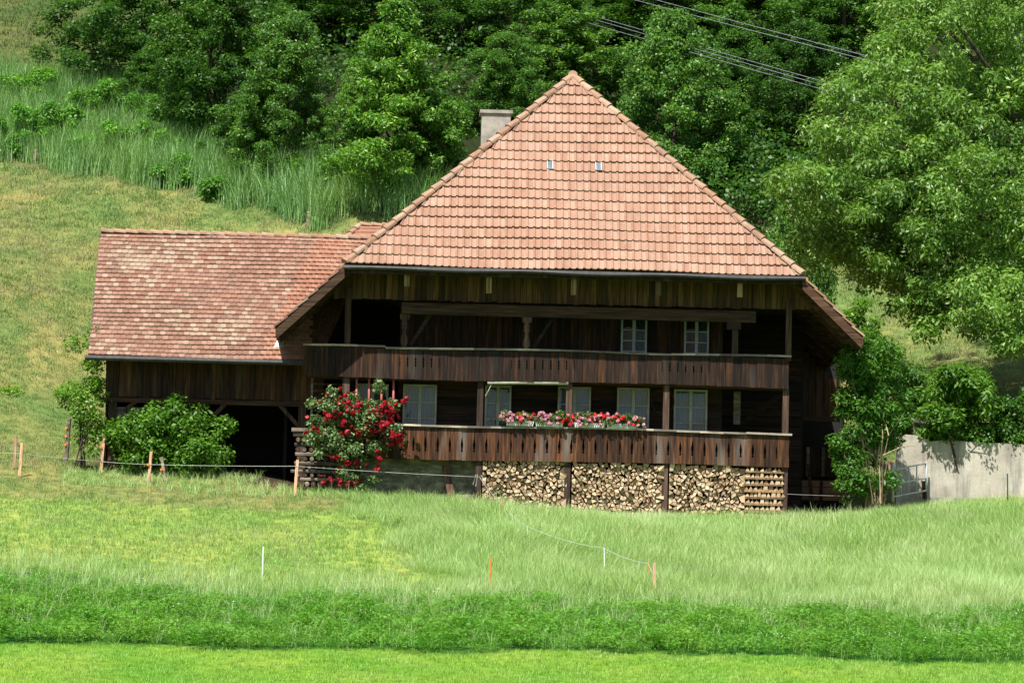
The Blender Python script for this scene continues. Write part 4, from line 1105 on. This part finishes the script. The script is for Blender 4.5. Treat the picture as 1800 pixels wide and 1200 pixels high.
# ---- overhead cables
for i, (pa, pb, lab) in enumerate((((1040, -30), (1540, 104), 'upper overhead cable crossing in front of the wood, top of its pair'), ((1030, -22), (1540, 111), 'upper overhead cable crossing in front of the wood, lower of its pair'),
        ((1110, 48), (1560, 176), 'lower overhead cable group, topmost strand'), ((1110, 54), (1560, 183), 'lower overhead cable group, middle strand'), ((1100, 60), (1560, 190), 'lower overhead cable group, lowest strand'))):
    dx = (pb[0] - pa[0]); dy = pb[1] - pa[1]
    A = Vector(at(pa[0] - dx * 1.2, pa[1] - dy * 1.25, 125)); Mi = Vector(at((pa[0] + pb[0]) / 2, (pa[1] + pb[1]) / 2, 39)); B = Vector(at(pb[0] + dx * 1.2, pb[1] + dy * 1.1, 26))
    P = []
    for t in np.linspace(0, 1, 15):
        P.append(A * (2 * (t - .5) * (t - 1)) + Mi * (-4 * t * (t - 1)) + B * (2 * t * (t - .5)))
    o = link('overhead_cable', MB().tube([p - Mi for p in P], .0095, 5).mesh('overhead_cable', M['cable']), None, Mi); tag(o, lab, 'cable', 'overhead cables')
# ================================================================== VEGETATION
def crown_clumps(h, r, n, seed, cs=(.10, .19), flat=.75, taper=.6, **_):
    q = np.random.default_rng(seed); out = []; ph = q.uniform(0, 6.28, 4)
    for i in range(n):                           # shaggy, leafy down to the ground, with lobes, hollows and stray shoots
        u = q.beta(1.15, 1.25); az = q.uniform(0, 6.28)
        prof = (1 - u) ** taper * min(1, (u + .15) / .3) ** .5
        k = 1 + .24 * math.sin(3 * az + ph[0] + 4 * u) + .17 * math.sin(5 * az + ph[1] - 7 * u) + .12 * math.sin(9 * u + ph[2] + az)
        rr2 = r * prof * k * q.random() ** .4; s = r * q.uniform(*cs)
        if i % 9 == 0: rr2 *= 1.18; s *= .6; u = min(u * 1.06, 1.04)
        out.append((rr2 * math.cos(az), rr2 * math.sin(az), h * u, s, s, s * flat * q.uniform(.7, 1.3)))
    return out
def trunk_mesh(h, r, clumps, seed, limbs=10):
    q = random.Random(seed); mb = MB(); lean = (q.uniform(-.3, .3), q.uniform(-.2, .2))
    P = [(lean[0] * t * t * 2, lean[1] * t * t * 2, -.5 + (h * .85 + .5) * t) for t in (0, .1, .3, .55, .8, 1)]
    mb.tube(P, [r * 1.5, r, r * .82, r * .6, r * .35, r * .1], 8)
    for _ in range(limbs):
        c_ = q.choice(clumps); t = min(max((c_[2] / (h * .85)) * .62, .12), .8); i = q.uniform(-.05, .05)
        s = (lean[0] * t * t * 2, lean[1] * t * t * 2, h * .85 * t)
        m_ = ((s[0] + c_[0]) / 2 + q.uniform(-.3, .3), (s[1] + c_[1]) / 2, (s[2] + c_[2]) / 2 + .1 * h * q.uniform(0, .6))
        mb.tube([s, m_, c_[:3]], [r * .38, r * .24, r * .07], 5)
    return mb.mesh('trunk', M['bark'], True)
KINDS = {}
for nm, h, r, ncl, nl, L, W, dr, fl_, cs, tp, sd_ in (('broad', 10, 4.2, 300, 56000, .165, .095, .25, .6, (.09, .18), .5, 1), ('round', 9, 3.8, 280, 52000, .15, .09, .15, .7, (.09, .18), .45, 2),
        ('ash', 9, 3.2, 280, 56000, .19, .07, .45, .65, (.10, .19), .7, 3), ('hazel', 7, 3.2, 260, 50000, .125, .085, .1, .8, (.09, .18), .5, 4), ('slim', 9, 2.6, 220, 42000, .155, .075, .3, .8, (.11, .22), .75, 5)):
    cl_ = crown_clumps(h, r, ncl, sd_ * 17, flat=fl_, cs=cs, taper=tp)
    KINDS[nm] = (h, r, foliage('crown', cl_, nl, L, W, M['leaf_forest'], dr, .6, .5, sd_, .9), trunk_mesh(h, .16, cl_, sd_, 14))
def tree(kind, px, base_py, top_py, wpx, tint, label, Y=None, name='broadleaf_tree', rot=None):
    h0, r0, cm, tm_ = KINDS[kind]
    b_ = on_ground(px, base_py) if Y is None else Vector((at(px, base_py, Y)[0], Y, gz(at(px, base_py, Y)[0], Y)))
    top = at(px, top_py, b_.y)[2]; hh = max(top - b_.z, 3.0); sc = hh / h0
    rw_ = wpx / (FPX / (b_.y + DIST)); sx = rw_ / r0
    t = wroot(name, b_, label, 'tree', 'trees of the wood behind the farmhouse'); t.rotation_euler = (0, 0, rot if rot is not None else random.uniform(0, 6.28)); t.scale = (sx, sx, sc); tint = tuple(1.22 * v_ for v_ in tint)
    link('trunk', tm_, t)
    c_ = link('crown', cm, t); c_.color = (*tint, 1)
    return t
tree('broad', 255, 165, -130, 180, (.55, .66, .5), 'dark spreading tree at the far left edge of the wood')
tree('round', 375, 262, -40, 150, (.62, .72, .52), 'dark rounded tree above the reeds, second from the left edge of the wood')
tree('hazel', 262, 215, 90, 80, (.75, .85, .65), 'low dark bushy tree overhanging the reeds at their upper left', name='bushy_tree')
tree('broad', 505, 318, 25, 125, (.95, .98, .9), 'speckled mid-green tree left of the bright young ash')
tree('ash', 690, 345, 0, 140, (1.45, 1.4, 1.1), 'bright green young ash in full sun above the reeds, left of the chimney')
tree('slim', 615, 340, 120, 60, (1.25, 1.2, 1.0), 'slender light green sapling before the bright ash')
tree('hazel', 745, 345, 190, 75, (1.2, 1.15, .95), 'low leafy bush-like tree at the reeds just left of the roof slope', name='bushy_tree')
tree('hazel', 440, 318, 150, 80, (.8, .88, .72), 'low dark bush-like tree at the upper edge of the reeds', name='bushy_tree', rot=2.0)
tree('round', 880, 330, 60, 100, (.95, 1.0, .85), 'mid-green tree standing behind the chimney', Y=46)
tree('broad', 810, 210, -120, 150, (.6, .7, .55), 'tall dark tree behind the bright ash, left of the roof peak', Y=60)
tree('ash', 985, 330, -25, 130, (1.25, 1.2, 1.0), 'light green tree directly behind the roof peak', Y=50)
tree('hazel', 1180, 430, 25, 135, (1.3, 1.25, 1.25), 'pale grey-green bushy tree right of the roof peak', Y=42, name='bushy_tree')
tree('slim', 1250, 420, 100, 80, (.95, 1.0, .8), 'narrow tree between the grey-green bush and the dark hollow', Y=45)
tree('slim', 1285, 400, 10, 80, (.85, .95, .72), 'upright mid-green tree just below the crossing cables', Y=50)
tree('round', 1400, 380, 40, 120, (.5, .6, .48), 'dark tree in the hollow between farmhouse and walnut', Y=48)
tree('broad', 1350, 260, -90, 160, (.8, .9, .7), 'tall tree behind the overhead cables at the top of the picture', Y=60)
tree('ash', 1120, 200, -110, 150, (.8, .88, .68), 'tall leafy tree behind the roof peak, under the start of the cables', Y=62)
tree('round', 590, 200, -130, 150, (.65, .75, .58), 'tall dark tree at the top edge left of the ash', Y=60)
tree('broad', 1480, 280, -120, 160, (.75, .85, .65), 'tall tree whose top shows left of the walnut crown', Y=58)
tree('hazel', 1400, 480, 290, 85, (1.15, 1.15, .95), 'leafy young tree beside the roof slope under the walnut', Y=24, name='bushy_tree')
# the mass of wood further up the slope
q = np.random.default_rng(77); fc = []
for gx_ in np.arange(-16, 48, 5.0):
    for gy_ in np.arange(68, 100, 6.5):
        x = gx_ + q.uniform(-1.5, 1.5); y = gy_ + q.uniform(-1.5, 1.5)
        if x < -14 + (y - 68) * .1: continue
        z = gz(x, y); h = q.uniform(9, 13)
        for c_ in crown_clumps(h, 3.8, 44, int(q.integers(1e6)), cs=(.16, .3)): fc.append((c_[0] + x, c_[1] + y, c_[2] + z, *c_[3:]))
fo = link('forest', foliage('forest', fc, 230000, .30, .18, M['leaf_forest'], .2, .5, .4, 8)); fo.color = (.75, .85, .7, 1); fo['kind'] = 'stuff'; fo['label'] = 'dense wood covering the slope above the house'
und = []
for i_ in range(330):                             # undergrowth that closes the wood floor
    x = q.uniform(-14, 30); y = q.uniform(44, 70)
    if i_ > 250: x = q.uniform(6, 14); y = q.uniform(33, 46)
    if y < reed_top(x) + 2 and x < 6: continue
    und.append((x, y, gz(x, y) + q.uniform(.2, 1.4), 1.3, 1.3, 1.0))
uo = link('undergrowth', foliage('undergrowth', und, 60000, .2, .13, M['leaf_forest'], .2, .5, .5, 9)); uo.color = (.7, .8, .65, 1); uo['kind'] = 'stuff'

# ---- walnut at the right
wb = Vector((at(1850, 700, 15)[0], 15.0, 0)); wb.z = gz(wb.x, wb.y)
wal = wroot('walnut_tree', wb, 'big walnut tree with drooping leaves filling the upper right', 'tree')
wc = []; rw2 = random.Random(5)
for px, py, rx, ry, yd, n_ in ((1720, 60, 170, 120, 14, 46), (1600, 150, 80, 70, 12, 18), (1560, 260, 110, 70, 11, 26), (1500, 350, 90, 60, 10, 20), (1650, 330, 120, 80, 10, 26), (1760, 250, 120, 120, 13, 30),
        (1540, 420, 85, 42, 11, 20), (1595, 465, 60, 35, 11, 14), (1700, 440, 100, 60, 11, 20), (1790, 400, 90, 80, 11, 20), (1755, 530, 80, 60, 9, 22), (1640, 525, 40, 28, 12, 6), (1800, 580, 60, 50, 9, 12), (1600, 512, 45, 32, 11, 10), (1632, 568, 15, 26, 11, 4), (1685, 500, 60, 38, 11, 12), (1385, 320, 24, 18, 9, 4), (1420, 330, 40, 30, 9, 6), (1470, 170, 22, 14, 10, 3), (1622, 565, 14, 22, 11, 3), (1420, 420, 34, 40, 11, 6), (1860, 200, 120, 200, 15, 26)):
    for _ in range(int(n_ * 1.7)):
        t = rw2.uniform(0, 6.28); k = rw2.random() ** .5 * 1.08; y = yd + rw2.uniform(-2.2, 2.6)
        p = at(px + rx * k * math.cos(t), py + ry * k * math.sin(t), y); s = rw2.uniform(.38, .75)
        wc.append((p[0] - wb.x, p[1] - wb.y, p[2] - wb.z, s, s, s * .62))
        if rx > 60 and py < 440 and rw2.random() < .6: wc.append((p[0] - wb.x + rw2.uniform(-.5, .5), p[1] - wb.y + 2.6, p[2] - wb.z + rw2.uniform(-.5, .5), s * 1.1, s * 1.1, s * .9))
co = link('crown', foliage('crown', wc, 165000, .18, .07, M['leaf_walnut'], .7, .55, .6, 31, 1.0), wal); co.color = (1.2, 1.15, 1.0, 1)
tk = MB(); tk.tube([(0, 0, -.6), (.05, 0, .6), (-.1, 0, 2.2), (-.3, 0, 4.5), (-.4, .1, 8), (-.3, .1, 12)], [.55, .42, .36, .3, .2, .06], 10)
for _ in range(34):
    c_ = rw2.choice(wc); z0 = rw2.uniform(2.2, 7.5); z0 = min(z0, max(2.0, c_[2] - .3))
    m_ = (c_[0] * .5 - .2, c_[1] * .5 + rw2.uniform(-.4, .4), (z0 + c_[2]) / 2 + rw2.uniform(.1, .8))
    tk.tube([(-.2, 0, z0), m_, c_[:3]], [.13, .07, .018], 6)
link('trunk', tk.mesh('trunk', M['bark'], True), wal)

# ---- shrubs
def shrub(name, px, py, Y, blobs, n, L, W, tint, label, seed, droop=.2, stems=6, dead=False, cat='shrub', upn=.55):
    q = random.Random(seed); b0 = Vector(at(px, py, Y)); b0.z = gz(b0.x, b0.y)
    r_ = wroot(name, b0, label, cat); cl_ = []
    for bx, by, rx, ry, k in blobs:
        for _ in range(k):
            t = q.uniform(0, 6.28); u = q.random() ** .55; y = Y + q.uniform(-1, 1) * min(rx, 60) / 62 * .8
            p = at(bx + rx * u * math.cos(t), by + ry * u * math.sin(t), y); s = q.uniform(.16, .32) * (1 + rx / 120)
            cl_.append((p[0] - b0.x, p[1] - b0.y, p[2] - b0.z, s, s, s * .75))
    f_ = link('foliage', foliage('foliage', cl_, n, L, W, M['leaf_shrub'], droop, upn, .45, seed), r_); f_.color = (*tint, 1)
    st_ = MB()
    for _ in range(stems):
        c_ = q.choice(cl_); st_.tube([(q.uniform(-.25, .25), q.uniform(-.2, .2), -.3), (c_[0] * .45 + q.uniform(-.15, .15), c_[1] * .5, c_[2] * .5), c_[:3]], [.03, .02, .008], 5)
    link('stems', st_.mesh('stems', M['dead_stem' if dead else 'bark']), r_)
    return r_
shrub('elder_bush', 290, 822, 1.1, [(300, 768, 68, 40, 22), (312, 738, 34, 24, 9), (225, 780, 40, 32, 12), (345, 775, 35, 38, 10), (385, 765, 18, 34, 5), (300, 800, 90, 20, 14), (308, 708, 14, 16, 3), (400, 740, 8, 16, 2), (372, 745, 12, 22, 3), (270, 735, 20, 20, 4), (205, 745, 18, 16, 3), (245, 730, 14, 14, 2), (340, 735, 14, 18, 3)], 11500, .125, .07, (1.2, 1.2, .85), 'dense green bush in front of the open shed', 41, .25)
shrub('light_bush', 140, 812, 1.6, [(160, 640, 22, 40, 7), (150, 700, 38, 40, 12), (165, 760, 30, 40, 9), (125, 695, 22, 22, 4), (150, 600, 26, 28, 4)], 4600, .10, .06, (1.6, 1.45, 1.0), 'thin light green bush against the corner of the shed', 42, .15)
shrub('fan_leaf_shrub', 1535, 882, .6, [(1530, 640, 45, 55, 24), (1545, 720, 55, 50, 24), (1510, 690, 32, 50, 12), (1500, 770, 30, 40, 8), (1553, 765, 22, 25, 6), (1515, 600, 26, 30, 8), (1488, 680, 16, 60, 10), (1484, 800, 14, 60, 8), (1530, 830, 40, 40, 10)], 17000, .15, .05, (.9, 1.0, .75), 'tall feathery shrub with bare stems at the farmhouse corner', 43, .35, 9, True)
shrub('ivy_clump', 1492, 885, .3, [(1495, 820, 14, 50, 10), (1500, 860, 22, 24, 8)], 3200, .08, .06, (.85, .95, .7), 'narrow climbing ivy beside the dark stable opening', 44, .2)
shrub('laurel_shrub', 1680, 765, 3.15, [(1680, 700, 58, 50, 34), (1655, 740, 35, 30, 10), (1715, 735, 35, 30, 10), (1690, 665, 34, 20, 8), (1640, 760, 20, 18, 4)], 11000, .17, .06, (1.15, 1.15, .8), 'glossy bright green shrub with long leaves above the garden wall', 45, .5)
shrub('dark_shrub', 1600, 770, 6.5, [(1582, 665, 34, 40, 15), (1605, 712, 36, 42, 15), (1560, 700, 38, 55, 14)], 9000, .10, .065, (.8, .9, .8), 'small-leaved dark shrub between the feathery shrub and the glossy one', 46)
shrub('light_shrub', 1530, 760, 9, [(1522, 590, 30, 28, 10), (1540, 630, 38, 36, 14), (1508, 555, 16, 24, 5)], 6500, .12, .06, (1.5, 1.4, .9), 'yellow-green shrub below the right roof eave', 47)
shrub('bramble_bank', 1780, 770, 3.7, [(1765, 745, 50, 26, 16), (1800, 725, 45, 40, 16), (1850, 735, 40, 40, 10), (1760, 700, 20, 30, 5)], 7500, .11, .07, (.6, .7, .55), 'dark bramble thicket above the wall at the right edge', 48)
shrub('hanging_creeper', 1690, 775, 3.2, [(1660, 770, 16, 10, 4), (1720, 765, 50, 8, 10), (1790, 770, 40, 8, 9), (1635, 765, 12, 16, 3)], 2600, .09, .06, (.9, 1, .7), 'creeper trailing over the top of the plaster wall', 49, .8, 2)
shrub('grass_like_weed', 6, 730, 12, [(8, 695, 20, 14, 6)], 900, .10, .05, (1.9, 1.7, .9), 'small yellow-green bush on the pasture at the left edge', 50)
for i, (px, py, w_, h_, tn, lab) in enumerate(((28, 225, 44, 100, (.9, 1.05, .9), 'green bush in the reeds at the left picture edge'), (100, 225, 50, 95, (1.0, 1.1, .95), 'rounded bush in the reeds, next to the left edge one'),
        (150, 262, 34, 60, (1.0, 1.1, .85), 'low bush at the foot of the reeds, left of the grey post'), (225, 245, 48, 85, (1.1, 1.15, .85), 'leafy bush in the reeds directly above the shed roof end'),
        (305, 300, 32, 60, (1.0, 1.1, .85), 'bush at the foot of the reeds right of the grey post'), (345, 225, 32, 75, (.9, 1, .9), 'slender bush among the reeds under the dark trees'), (378, 335, 24, 36, (.85, .95, .8), 'lowest small bush at the foot of the reed slope'))):
    b0 = on_ground(px, py + h_ * .5)
    shrub('reed_bush', px, py + h_ * .5, b0.y, [(px, py, w_, h_ * .45, 22)], 6500, .12, .07, tuple(1.5 * c_ for c_ in tn), lab, 60 + i)
for i, (px, py, w_, h_, tn, lab) in enumerate(((62, 165, 46, 80, (1.25, 1.3, 1.1), 'pale bush at the top of the reed belt near the left edge'), (170, 190, 44, 90, (1.1, 1.2, .95), 'pale bush high in the reed belt below the dark spreading tree'),
        (250, 205, 36, 80, (.95, 1.1, .85), 'mid-green bush high in the reeds under the low dark tree'), (20, 160, 30, 60, (1.2, 1.25, 1.15), 'hazy bush at the left edge, upper end of the reeds'), (285, 265, 30, 60, (1.15, 1.2, .9), 'light bush in the middle of the reed slope'))):
    b0 = on_ground(px, py + h_ * .5)
    shrub('reed_bush', px, py + h_ * .5, b0.y, [(px, py, w_, h_ * .5, 24)], 7000, .11, .06, tuple(1.3 * c_ for c_ in tn), lab, 80 + i)
# bare branches at the foot of the feathery shrub
q = random.Random(8); b0 = Vector(at(1548, 888, -.1)); b0.z = gz(b0.x, b0.y)
dbr = wroot('dead_branches', b0, 'pale dry branches rising from the foot of the feathery shrub', 'branches')
for pts in (((1548, 885), (1546, 820), (1552, 770), (1550, 745)), ((1550, 885), (1552, 810), (1562, 765), (1580, 740), (1590, 725)), ((1545, 880), (1556, 830), (1562, 802)), ((1552, 800), (1585, 785), (1608, 783)), ((1535, 885), (1528, 840), (1527, 845)), ((1562, 765), (1557, 745), (1552, 735))):
    P = [Vector(at(x, y, -.1 + q.uniform(-.2, .2))) - b0 for x, y in pts]
    link('branch', MB().tube(P, [.019 - .011 * i / (len(P) - 1) for i in range(len(P))], 5).mesh('branch', M['dead_stem']), dbr)

# ================================================================== GRASSES (geometry-node scatter)
def tuft(name, nbl, h, spread_, w, lean, material, seed, seg=3):
    q = np.random.default_rng(seed); V = []; Fq = []
    for _ in range(nbl):
        a = q.uniform(0, 6.28); r_ = spread_ * math.sqrt(q.random()); b0 = np.array([r_ * math.cos(a), r_ * math.sin(a), -.02])
        az = q.uniform(0, 6.28); hh = h * q.uniform(.55, 1.1); ln = hh * lean * q.uniform(.2, 1.2); d = np.array([math.cos(az), math.sin(az), 0]); s = np.array([-d[1], d[0], 0]) * w * q.uniform(.7, 1.3)
        k = len(V)
        for t in np.linspace(0, 1, seg + 1):
            c_ = b0 + d * ln * t ** 1.8 + np.array([0, 0, hh * (t - .18 * lean * t ** 3)]); ww = (1 - t) ** .6 * .5 + .02
            V += [c_ - s * ww, c_ + s * ww]
        for i in range(seg): Fq.append((k + 2 * i, k + 2 * i + 1, k + 2 * i + 3, k + 2 * i + 2))
    me = np_mesh(name, np.array(V), np.array(Fq), material); return me
def clover(name, n, h, r, L, material, seed):
    q = np.random.default_rng(seed); V = []; Fq = []
    for _ in range(n):
        a = q.uniform(0, 6.28); rr2 = r * math.sqrt(q.random()); c_ = np.array([rr2 * math.cos(a), rr2 * math.sin(a), h * q.uniform(.35, 1.05) * (1 - .35 * (rr2 / r) ** 2)])
        nr = unit(np.array([q.normal() * .5, q.normal() * .5, 1.0])); t0 = unit(np.cross(nr, q.normal(size=3))); s0 = np.cross(nr, t0)
        for k3 in range(3):
            an = k3 * 2.094; t = t0 * math.cos(an) + s0 * math.sin(an); s = np.cross(nr, t); k = len(V)
            V += [c_, c_ + t * L * .6 + s * L * .38 + nr * L * .12, c_ + t * L, c_ + t * L * .6 - s * L * .38 + nr * L * .12]; Fq.append((k, k + 1, k + 2, k + 3))
    return np_mesh(name, np.array(V), np.array(Fq), material)
def blossom(name, n, h, r, s, material, seed):
    q = np.random.default_rng(seed); V = []; Fq = []
    for _ in range(n):
        a = q.uniform(0, 6.28); rr2 = r * math.sqrt(q.random()); c_ = np.array([rr2 * math.cos(a), rr2 * math.sin(a), h * q.uniform(.85, 1.1)])
        for u, v in (((1, 0, 0), (0, 0, 1)), ((0, 1, 0), (0, 0, 1)), ((1, 0, 0), (0, 1, 0))):
            u = np.array(u) * s; v = np.array(v) * s; k = len(V); V += [c_ - u, c_ - v, c_ + u, c_ + v]; Fq.append((k, k + 1, k + 2, k + 3))
    return np_mesh(name, np.array(V), np.array(Fq), material)
def scatter(name, P, scale, tilt, meshes, label, sway=0.0):
    col = bpy.data.collections.new(name + '_tufts')
    for i, me in enumerate(meshes):
        col.objects.link(bpy.data.objects.new(name + '_tuft', me))
    me = bpy.data.meshes.new(name); me.vertices.add(len(P)); me.vertices.foreach_set('co', P.astype(np.float32).ravel())
    a = me.attributes.new('sc', 'FLOAT', 'POINT'); a.data.foreach_set('value', scale.astype(np.float32))
    th_ = RNG.uniform(0, 6.28, len(P)); ph_ = 1.5 * np.sin(P[:, 0] * .45 + .8 * np.sin(P[:, 1] * .6)) + 1.2 * np.sin(P[:, 1] * .35) - th_
    am_ = sway * (.5 + .5 * np.sin(P[:, 0] * .9 + P[:, 1] * .7)) ** 2
    r_ = np.stack([RNG.normal(0, tilt, len(P)) + am_ * np.cos(ph_), RNG.normal(0, tilt, len(P)) + am_ * np.sin(ph_), th_], 1)
    a = me.attributes.new('rot', 'FLOAT_VECTOR', 'POINT'); a.data.foreach_set('vector', r_.astype(np.float32).ravel())
    o = link(name, me); o['kind'] = 'stuff'; o['label'] = label
    ng = bpy.data.node_groups.new(name, 'GeometryNodeTree')
    ng.interface.new_socket('Geometry', in_out='INPUT', socket_type='NodeSocketGeometry'); ng.interface.new_socket('Geometry', in_out='OUTPUT', socket_type='NodeSocketGeometry')
    n_, l_ = ng.nodes, ng.links
    gi = n_.new('NodeGroupInput'); go = n_.new('NodeGroupOutput'); ip = n_.new('GeometryNodeInstanceOnPoints'); ci = n_.new('GeometryNodeCollectionInfo')
    ci.inputs['Collection'].default_value = col; ci.inputs['Separate Children'].default_value = True; ci.inputs['Reset Children'].default_value = True; ip.inputs['Pick Instance'].default_value = True
    na = n_.new('GeometryNodeInputNamedAttribute'); na.data_type = 'FLOAT'; na.inputs['Name'].default_value = 'sc'
    nr = n_.new('GeometryNodeInputNamedAttribute'); nr.data_type = 'FLOAT_VECTOR'; nr.inputs['Name'].default_value = 'rot'
    l_.new(gi.outputs[0], ip.inputs['Points']); l_.new(ci.outputs[0], ip.inputs['Instance'])
    l_.new(na.outputs[0], ip.inputs['Scale']); l_.new(nr.outputs[0], ip.inputs['Rotation']); l_.new(ip.outputs[0], go.inputs[0])
    md = o.modifiers.new('scatter', 'NODES'); md.node_group = ng
    return o
def field(x0, x1, y0, y1, dens, test):
    n = int((x1 - x0) * (y1 - y0) * dens); X = RNG.uniform(x0, x1, n); Y = RNG.uniform(y0, y1, n); k = test(X, Y); X, Y = X[k], Y[k]
    half = (Y + DIST) * 900 / FPX + 3.5; k = np.abs(X) < half; X, Y = X[k], Y[k]
    return np.stack([X, Y, ground(X, Y)], 1)
def lump(P, f=.5):                               # slow variation in growth
    return .5 + .5 * np.sin(P[:, 0] * f + 1.3 * np.sin(P[:, 1] * f * .7)) * np.sin(P[:, 1] * f * .9 + np.sin(P[:, 0] * f * 1.3))
in_house = lambda X, Y: (Y > .0) & (Y < 17) & (X > -7.2) & (X < 9.9) | (Y > 1.9) & (Y < 8) & (X > -12.3) & (X <= -7.2)
# mown strip in front
P = field(-16, 16, -40, -23, 42, lambda X, Y: Y < clover_front(X))
scatter('mown_grass', P, .75 + .45 * RNG.random(len(P)), .12, [tuft('t', 16, .10, .13, .009, .7, M['g_mown'], s) for s in (1, 2, 3)], 'short bright mown grass along the bottom')
# clover belt
P = field(-18, 18, -26, -14, 34, lambda X, Y: (Y >= clover_front(X)) & (Y < clover_back(X)))
sc = (.5 + .65 * lump(P, 1.6) + .3 * RNG.random(len(P))) * np.where(P[:, 1] < clover_front(P[:, 0]) + .5, .85, 1) * (1 - .5 * smooth(-3.5, 0, P[:, 1] - clover_back(P[:, 0])))
scatter('clover', P, sc, .12, [clover('c', 30, .40, .2, .036, M['g_clover'], s) for s in (1, 2, 3)] + [tuft('t', 12, .42, .16, .009, .7, M['g_clover'], 31)], 'dense dark green clover belt across the foreground')
P = field(-18, 18, -26, -13.5, 30, lambda X, Y: (Y >= clover_front(X) + .3) & (Y < clover_back(X) + 1.6) & (RNG.random(len(X)) < .15 + .85 * smooth(-6, -1.5, Y - clover_back(X))))
scatter('clover_grass', P, .7 + .5 * RNG.random(len(P)), .12, [tuft('t', 7, .55, .1, .008, .6, M['g_tall'], s) for s in (4, 5)], 'pale grass blades growing through the clover')
P = field(-18, 18, -26, -15, .9, lambda X, Y: (Y >= clover_front(X) + .2) & (Y < clover_back(X)))
P = P[RNG.random(len(P)) < .55]
scatter('clover_blossom', P, .8 + .4 * RNG.random(len(P)), .05, [blossom('b', 2, .40, .3, .015, M['flower_purple'], 1), blossom('b', 3, .40, .35, .014, M['flower_white'], 2)], 'small white and purple blossoms in the clover')
# tall uncut grass before the house
tall = lambda X, Y: (Y >= clover_back(X) - .6) & (Y < .05 - .4 * (X > 8.8)) & (X > xb_tall(Y) + .5 * np.sin(Y * 1.7) + RNG.normal(0, .35, len(X)))
P = field(-8, 20, -17, 0, 46, tall)
sc = .55 + .45 * lump(P, .8) + .25 * RNG.random(len(P)); sc *= np.where(P[:, 1] > -1.6, .55, 1.0)
scatter('tall_grass', P, sc, .22, [tuft('t', 20, .54, .16, .010, .7, M['g_tall'], s, 4) for s in (6, 7, 8, 9)], 'tall pale uncut grass in front of the firewood', .5)
P = field(10, 22, -.5, 2.7, 30, lambda X, Y: Y < 2.6)
scatter('verge_grass', P, .5 + .5 * RNG.random(len(P)), .2, [tuft('t', 18, .35, .14, .01, .8, M['g_tall'], s) for s in (10, 11)], 'rough grass at the foot of the garden wall')
# pasture: left foreground, hill and the slope on the right
past = lambda X, Y: (Y >= clover_back(X)) & ~tall(X, Y) & ~in_house(X, Y) & np.where(X < 6, Y < reed_edge(X) + .6, (Y > 3.4) & (Y < 40))
P = field(-16, 6, -17, 0, 34, past); P = P[RNG.random(len(P)) < 1 - smooth(-7, -2, P[:, 1])]
scatter('lush_grass', P, .8 + .7 * RNG.random(len(P)), .18, [tuft('t', 14, .13, .15, .010, .8, M['g_lush'], s) for s in (41, 42)], 'bright grass of the near pasture beside the clover')
P = field(-22, 24, -17, 44, 30, past); P = P[RNG.random(len(P)) < .25 + .75 * smooth(-8, -2, P[:, 1])]
thin = RNG.random(len(P)) < np.clip(1.25 - P[:, 1] / 60, .45, 1); P = P[thin]
scatter('pasture_grass', P, .6 + .6 * lump(P, .9) * RNG.random(len(P)) + .35 * RNG.random(len(P)) + np.clip(P[:, 1] / 40, 0, 1.0), .2, [tuft('t', 14, .12, .16, .011, .8, M['g_pasture'], s) for s in (12, 13, 14)], 'grazed grass of the sloping pasture')
P = field(-13, 2, -3, 2, 16, lambda X, Y: (Y > -2.2 + .5 * np.sin(X)) & (Y < 1.9) & (X < xb_tall(Y) + .5) & (X > -12.5) & ~in_house(X, Y))
scatter('edge_grass', P, .5 + .6 * RNG.random(len(P)), .2, [tuft('t', 14, .34, .13, .011, .8, M['g_tall'], s) for s in (15, 16)], 'longer grass along the shed and fence')
P = field(-40, -10, 44, 78, 10, lambda X, Y: (Y > reed_top(X)) & (X < -12))
scatter('hill_grass', P, 1.0 + .6 * RNG.random(len(P)), .15, [tuft('t', 14, .14, .25, .02, .8, M['g_hill'], s) for s in (17, 18)], 'grass on the bare hill at the upper left')
# reeds
reed = lambda X, Y: (Y > reed_edge(X)) & (Y < reed_top(X) + 1.5) & (X < 5)
P = field(-34, 5, 30, 60, 17, reed)
scatter('reeds', P, .75 + .4 * RNG.random(len(P)), .1, [tuft('t', 15, 1.75, .25, .03, .5, M['g_reed'], s, 4) for s in (19, 20, 21)], 'belt of tall green reeds on the slope')
